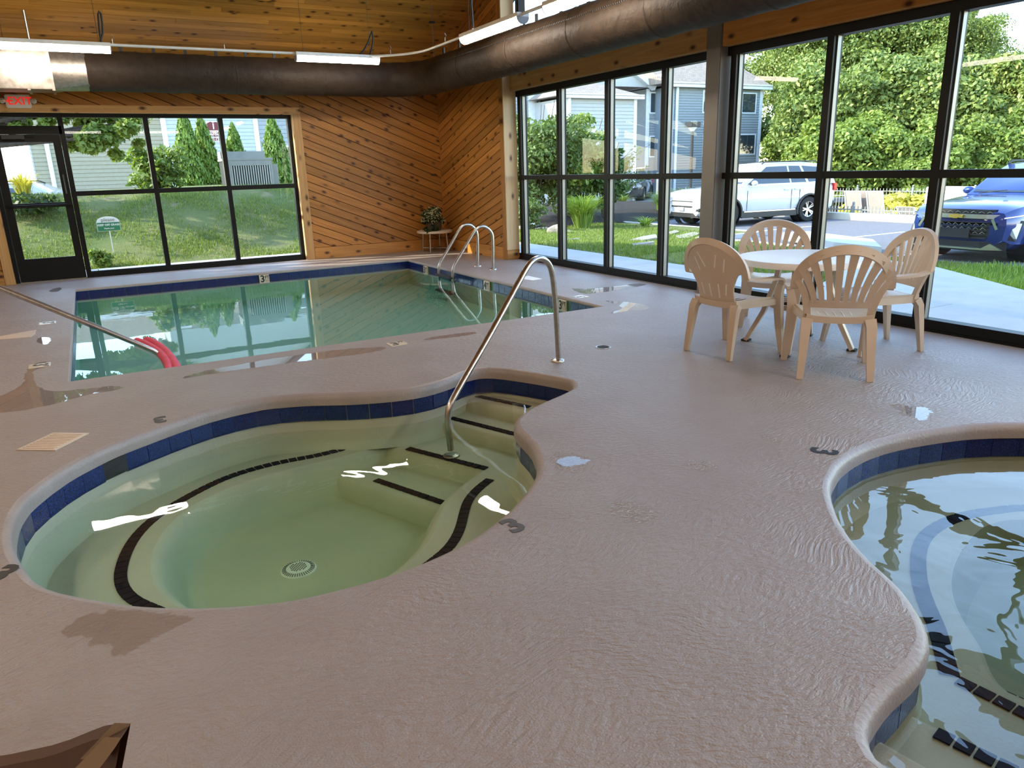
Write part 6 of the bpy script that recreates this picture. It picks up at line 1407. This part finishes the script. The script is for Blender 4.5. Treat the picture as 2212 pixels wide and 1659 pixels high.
# white car crossing the parking lot
wc, h, w, k, belt, hood = make_car('white sport utility car seen from its left side across the lawn', (18.05, 16.85, -.40), math.atan2(.139, -.99), 5.04, 1.99, 1.80, 'car_white')
bar(wc, 'grille', h + .012, -.62, .62, .62, .92, 'lamp_clear', .06); bar(wc, 'grille_slot', h + .018, -.58, .58, .58, .62, 'ac_dark', .05); bar(wc, 'grille_slot', h + .018, -.60, .60, .74, .76, 'ac_dark', .05)
for s in (-1, 1):
    part('headlight', MB().box((h - .32, min(s * .62, s * .93), .78), (h - .02, max(s * .62, s * .93), .96)), 'lamp_clear', wc, bevel=.03); part('fog_light', MB().box((h - .2, min(s * .66, s * .90), .46), (h - .01, max(s * .66, s * .90), .56)), 'ac_dark', wc, bevel=.02)
bar(wc, 'bumper_trim', h + .02, -.75, .75, .30, .42, 'black_trim', .1); fr_panel(wc, 'license_plate', h + .05, [(-.15, .48), (.15, .48), (.15, .58), (-.15, .58)], 'sign_white', .02)
# blue car facing the building
bc, h, w, k, belt, hood = make_car('blue sport utility car parked facing the window at the right edge', (13.45 + 2.33, 7.72, -.40), pi, 4.68, 1.90, 1.70, 'car_blue', wo=.34)
X0 = h + .03
bar(bc, 'upper_grille', X0 - .035, -.62, .62, .845, .925, 'ac_dark', .08)
for j in range(9): y = -.54 + j * .135; part('grille_wave', MB().strap([(X0 - .028 - .36 * max(0, abs(y) - .5), y - .05, .868), (X0 - .024 - .36 * max(0, abs(y) - .5), y, .892), (X0 - .028 - .36 * max(0, abs(y) - .5), y + .05, .868)], .008, .008, side=(1, 0, 0)), 'chrome', bc)
bar(bc, 'chrome_bar', X0 + .015, -.74, .74, .775, .845, 'chrome', .06)
em = fr_panel(bc, 'emblem', X0 + .045, [(-.12, .785), (-.055, .785), (-.045, .772), (.035, .772), (.045, .785), (.12, .785), (.135, .835), (.055, .835), (.045, .848), (-.035, .848), (-.045, .835), (-.105, .835)], 'gold', .02)
fr_panel(bc, 'main_grille', X0 - .005, [(-.52, .43), (.52, .43), (.64, .58), (.58, .775), (-.58, .775), (-.64, .58)], 'ac_dark', .06)
for j, z in enumerate((.50, .57, .64, .71)): bar(bc, 'grille_bar', X0 + .012, -.56, .56, z - .008, z + .008, 'black_trim', .03)
for r_ in range(3):
    for j in range(9): y = -.48 + j * .12; part('grille_wave', MB().strap([(X0 + .005 - .36 * max(0, abs(y) - .5), y - .045, .52 + r_ * .07), (X0 + .012 - .36 * max(0, abs(y) - .5), y, .555 + r_ * .07), (X0 + .005 - .36 * max(0, abs(y) - .5), y + .045, .52 + r_ * .07)], .006, .006, side=(1, 0, 0)), 'chrome', bc)
fr_panel(bc, 'plate_holder', X0 + .035, [(-.27, .44), (.27, .44), (.27, .60), (-.27, .60)], 'black_trim', .03)
bar(bc, 'lower_bumper', X0 - .01, -.84, .84, .22, .385, 'black_trim', .16); bar(bc, 'silver_lip', X0 + .02, -.52, .52, .245, .275, 'chrome', .05)
for s in (-1, 1):
    fr_panel(bc, 'skid_flare', X0 + .03, sorted([(s * .50, .245), (s * .50, .275), (s * .62, .36), (s * .80, .25)], key=lambda q: 0) if s > 0 else [(s * .80, .25), (s * .62, .36), (s * .50, .275), (s * .50, .245)], 'chrome', .05)
    part('chrome_slash', MB().strap([(X0 - .03, s * .60, .77), (X0 - .04, s * .69, .60)], .045, .03, side=(0, 1, 0)), 'chrome', bc)
    hp = part('lamp_panel', MB().add([(X0 - .04, s * .66, .76), (X0 - .08, s * .72, .44), (h - .18, s * .93, .40), (h - .34, s * .955, .74)], [(0, 1, 2, 3)]), 'black_trim', bc)
    part('headlight', MB().add([(X0 - .145, s * .83, .70), (X0 - .17, s * .86, .47), (h - .185, s * .935, .44), (h - .26, s * .952, .70)], [(0, 1, 2, 3)]), 'lamp_clear', hp)
    part('drl_strip', MB().strap([(X0 - .005, s * .80, .795), (h - .20, s * .945, .83), (h - .42, s * .965, .85)], .018, .02, side=(0, 0, 1)), 'chrome', bc)
    part('wiper', MB().strap([(h - 1.64, s * .5 - .1, belt + .03), (h - 1.76, s * .5 + .35, belt + .09)], .02, .015, side=(1, 0, 0)), 'ac_dark', bc)
# dark car in the back row and a silver one behind the house corner
p = CAM + ray(1356, 418) * 38.5
nc, h, w, k, belt, hood = make_car('small dark car with V-shaped chrome grille behind the mulch mound', (p[0] + 1.6, p[1] + 1.7, -.45), math.atan2(-.67, -.74), 4.6, 1.84, 1.68, 'car_dark')
for s in (-1, 1):
    fr_panel(nc, 'grille_v', h + .05, [(s * .06, .44), (s * .24, .44), (s * .58, .84), (s * .42, .84)] if s > 0 else [(s * .42, .84), (s * .58, .84), (s * .24, .44), (s * .06, .44)], 'chrome', .04); part('headlight', MB().box((h - .30, min(s * .6, s * .88), .72), (h - .01, max(s * .6, s * .88), .88)), 'lamp_clear', nc, bevel=.03)
bar(nc, 'grille', h + .035, -.45, .45, .50, .84, 'ac_dark', .05); bar(nc, 'grille_v_base', h + .055, -.25, .25, .42, .50, 'chrome', .04); part('emblem', MB().lathe([(.07, 0), (.10, .02), (.13, 0), (.10, -.02), (.07, 0)], (h + .065, 0, .66), 20, 'x', False).box((h + .06, -.15, .635), (h + .085, .15, .685)), 'chrome', nc, smooth=40)
fr_panel(nc, 'license_plate', h + .07, [(-.16, .30), (.16, .30), (.16, .42), (-.16, .42)], 'plate_blue', .02)
p = PY(35, 420, 22.0)
make_car('silver car parked beyond the glass door beside the house corner', (p[0] - 1.2, 23.2, -.12), R_(165), 4.6, 1.8, 1.62, 'car_silver', False)
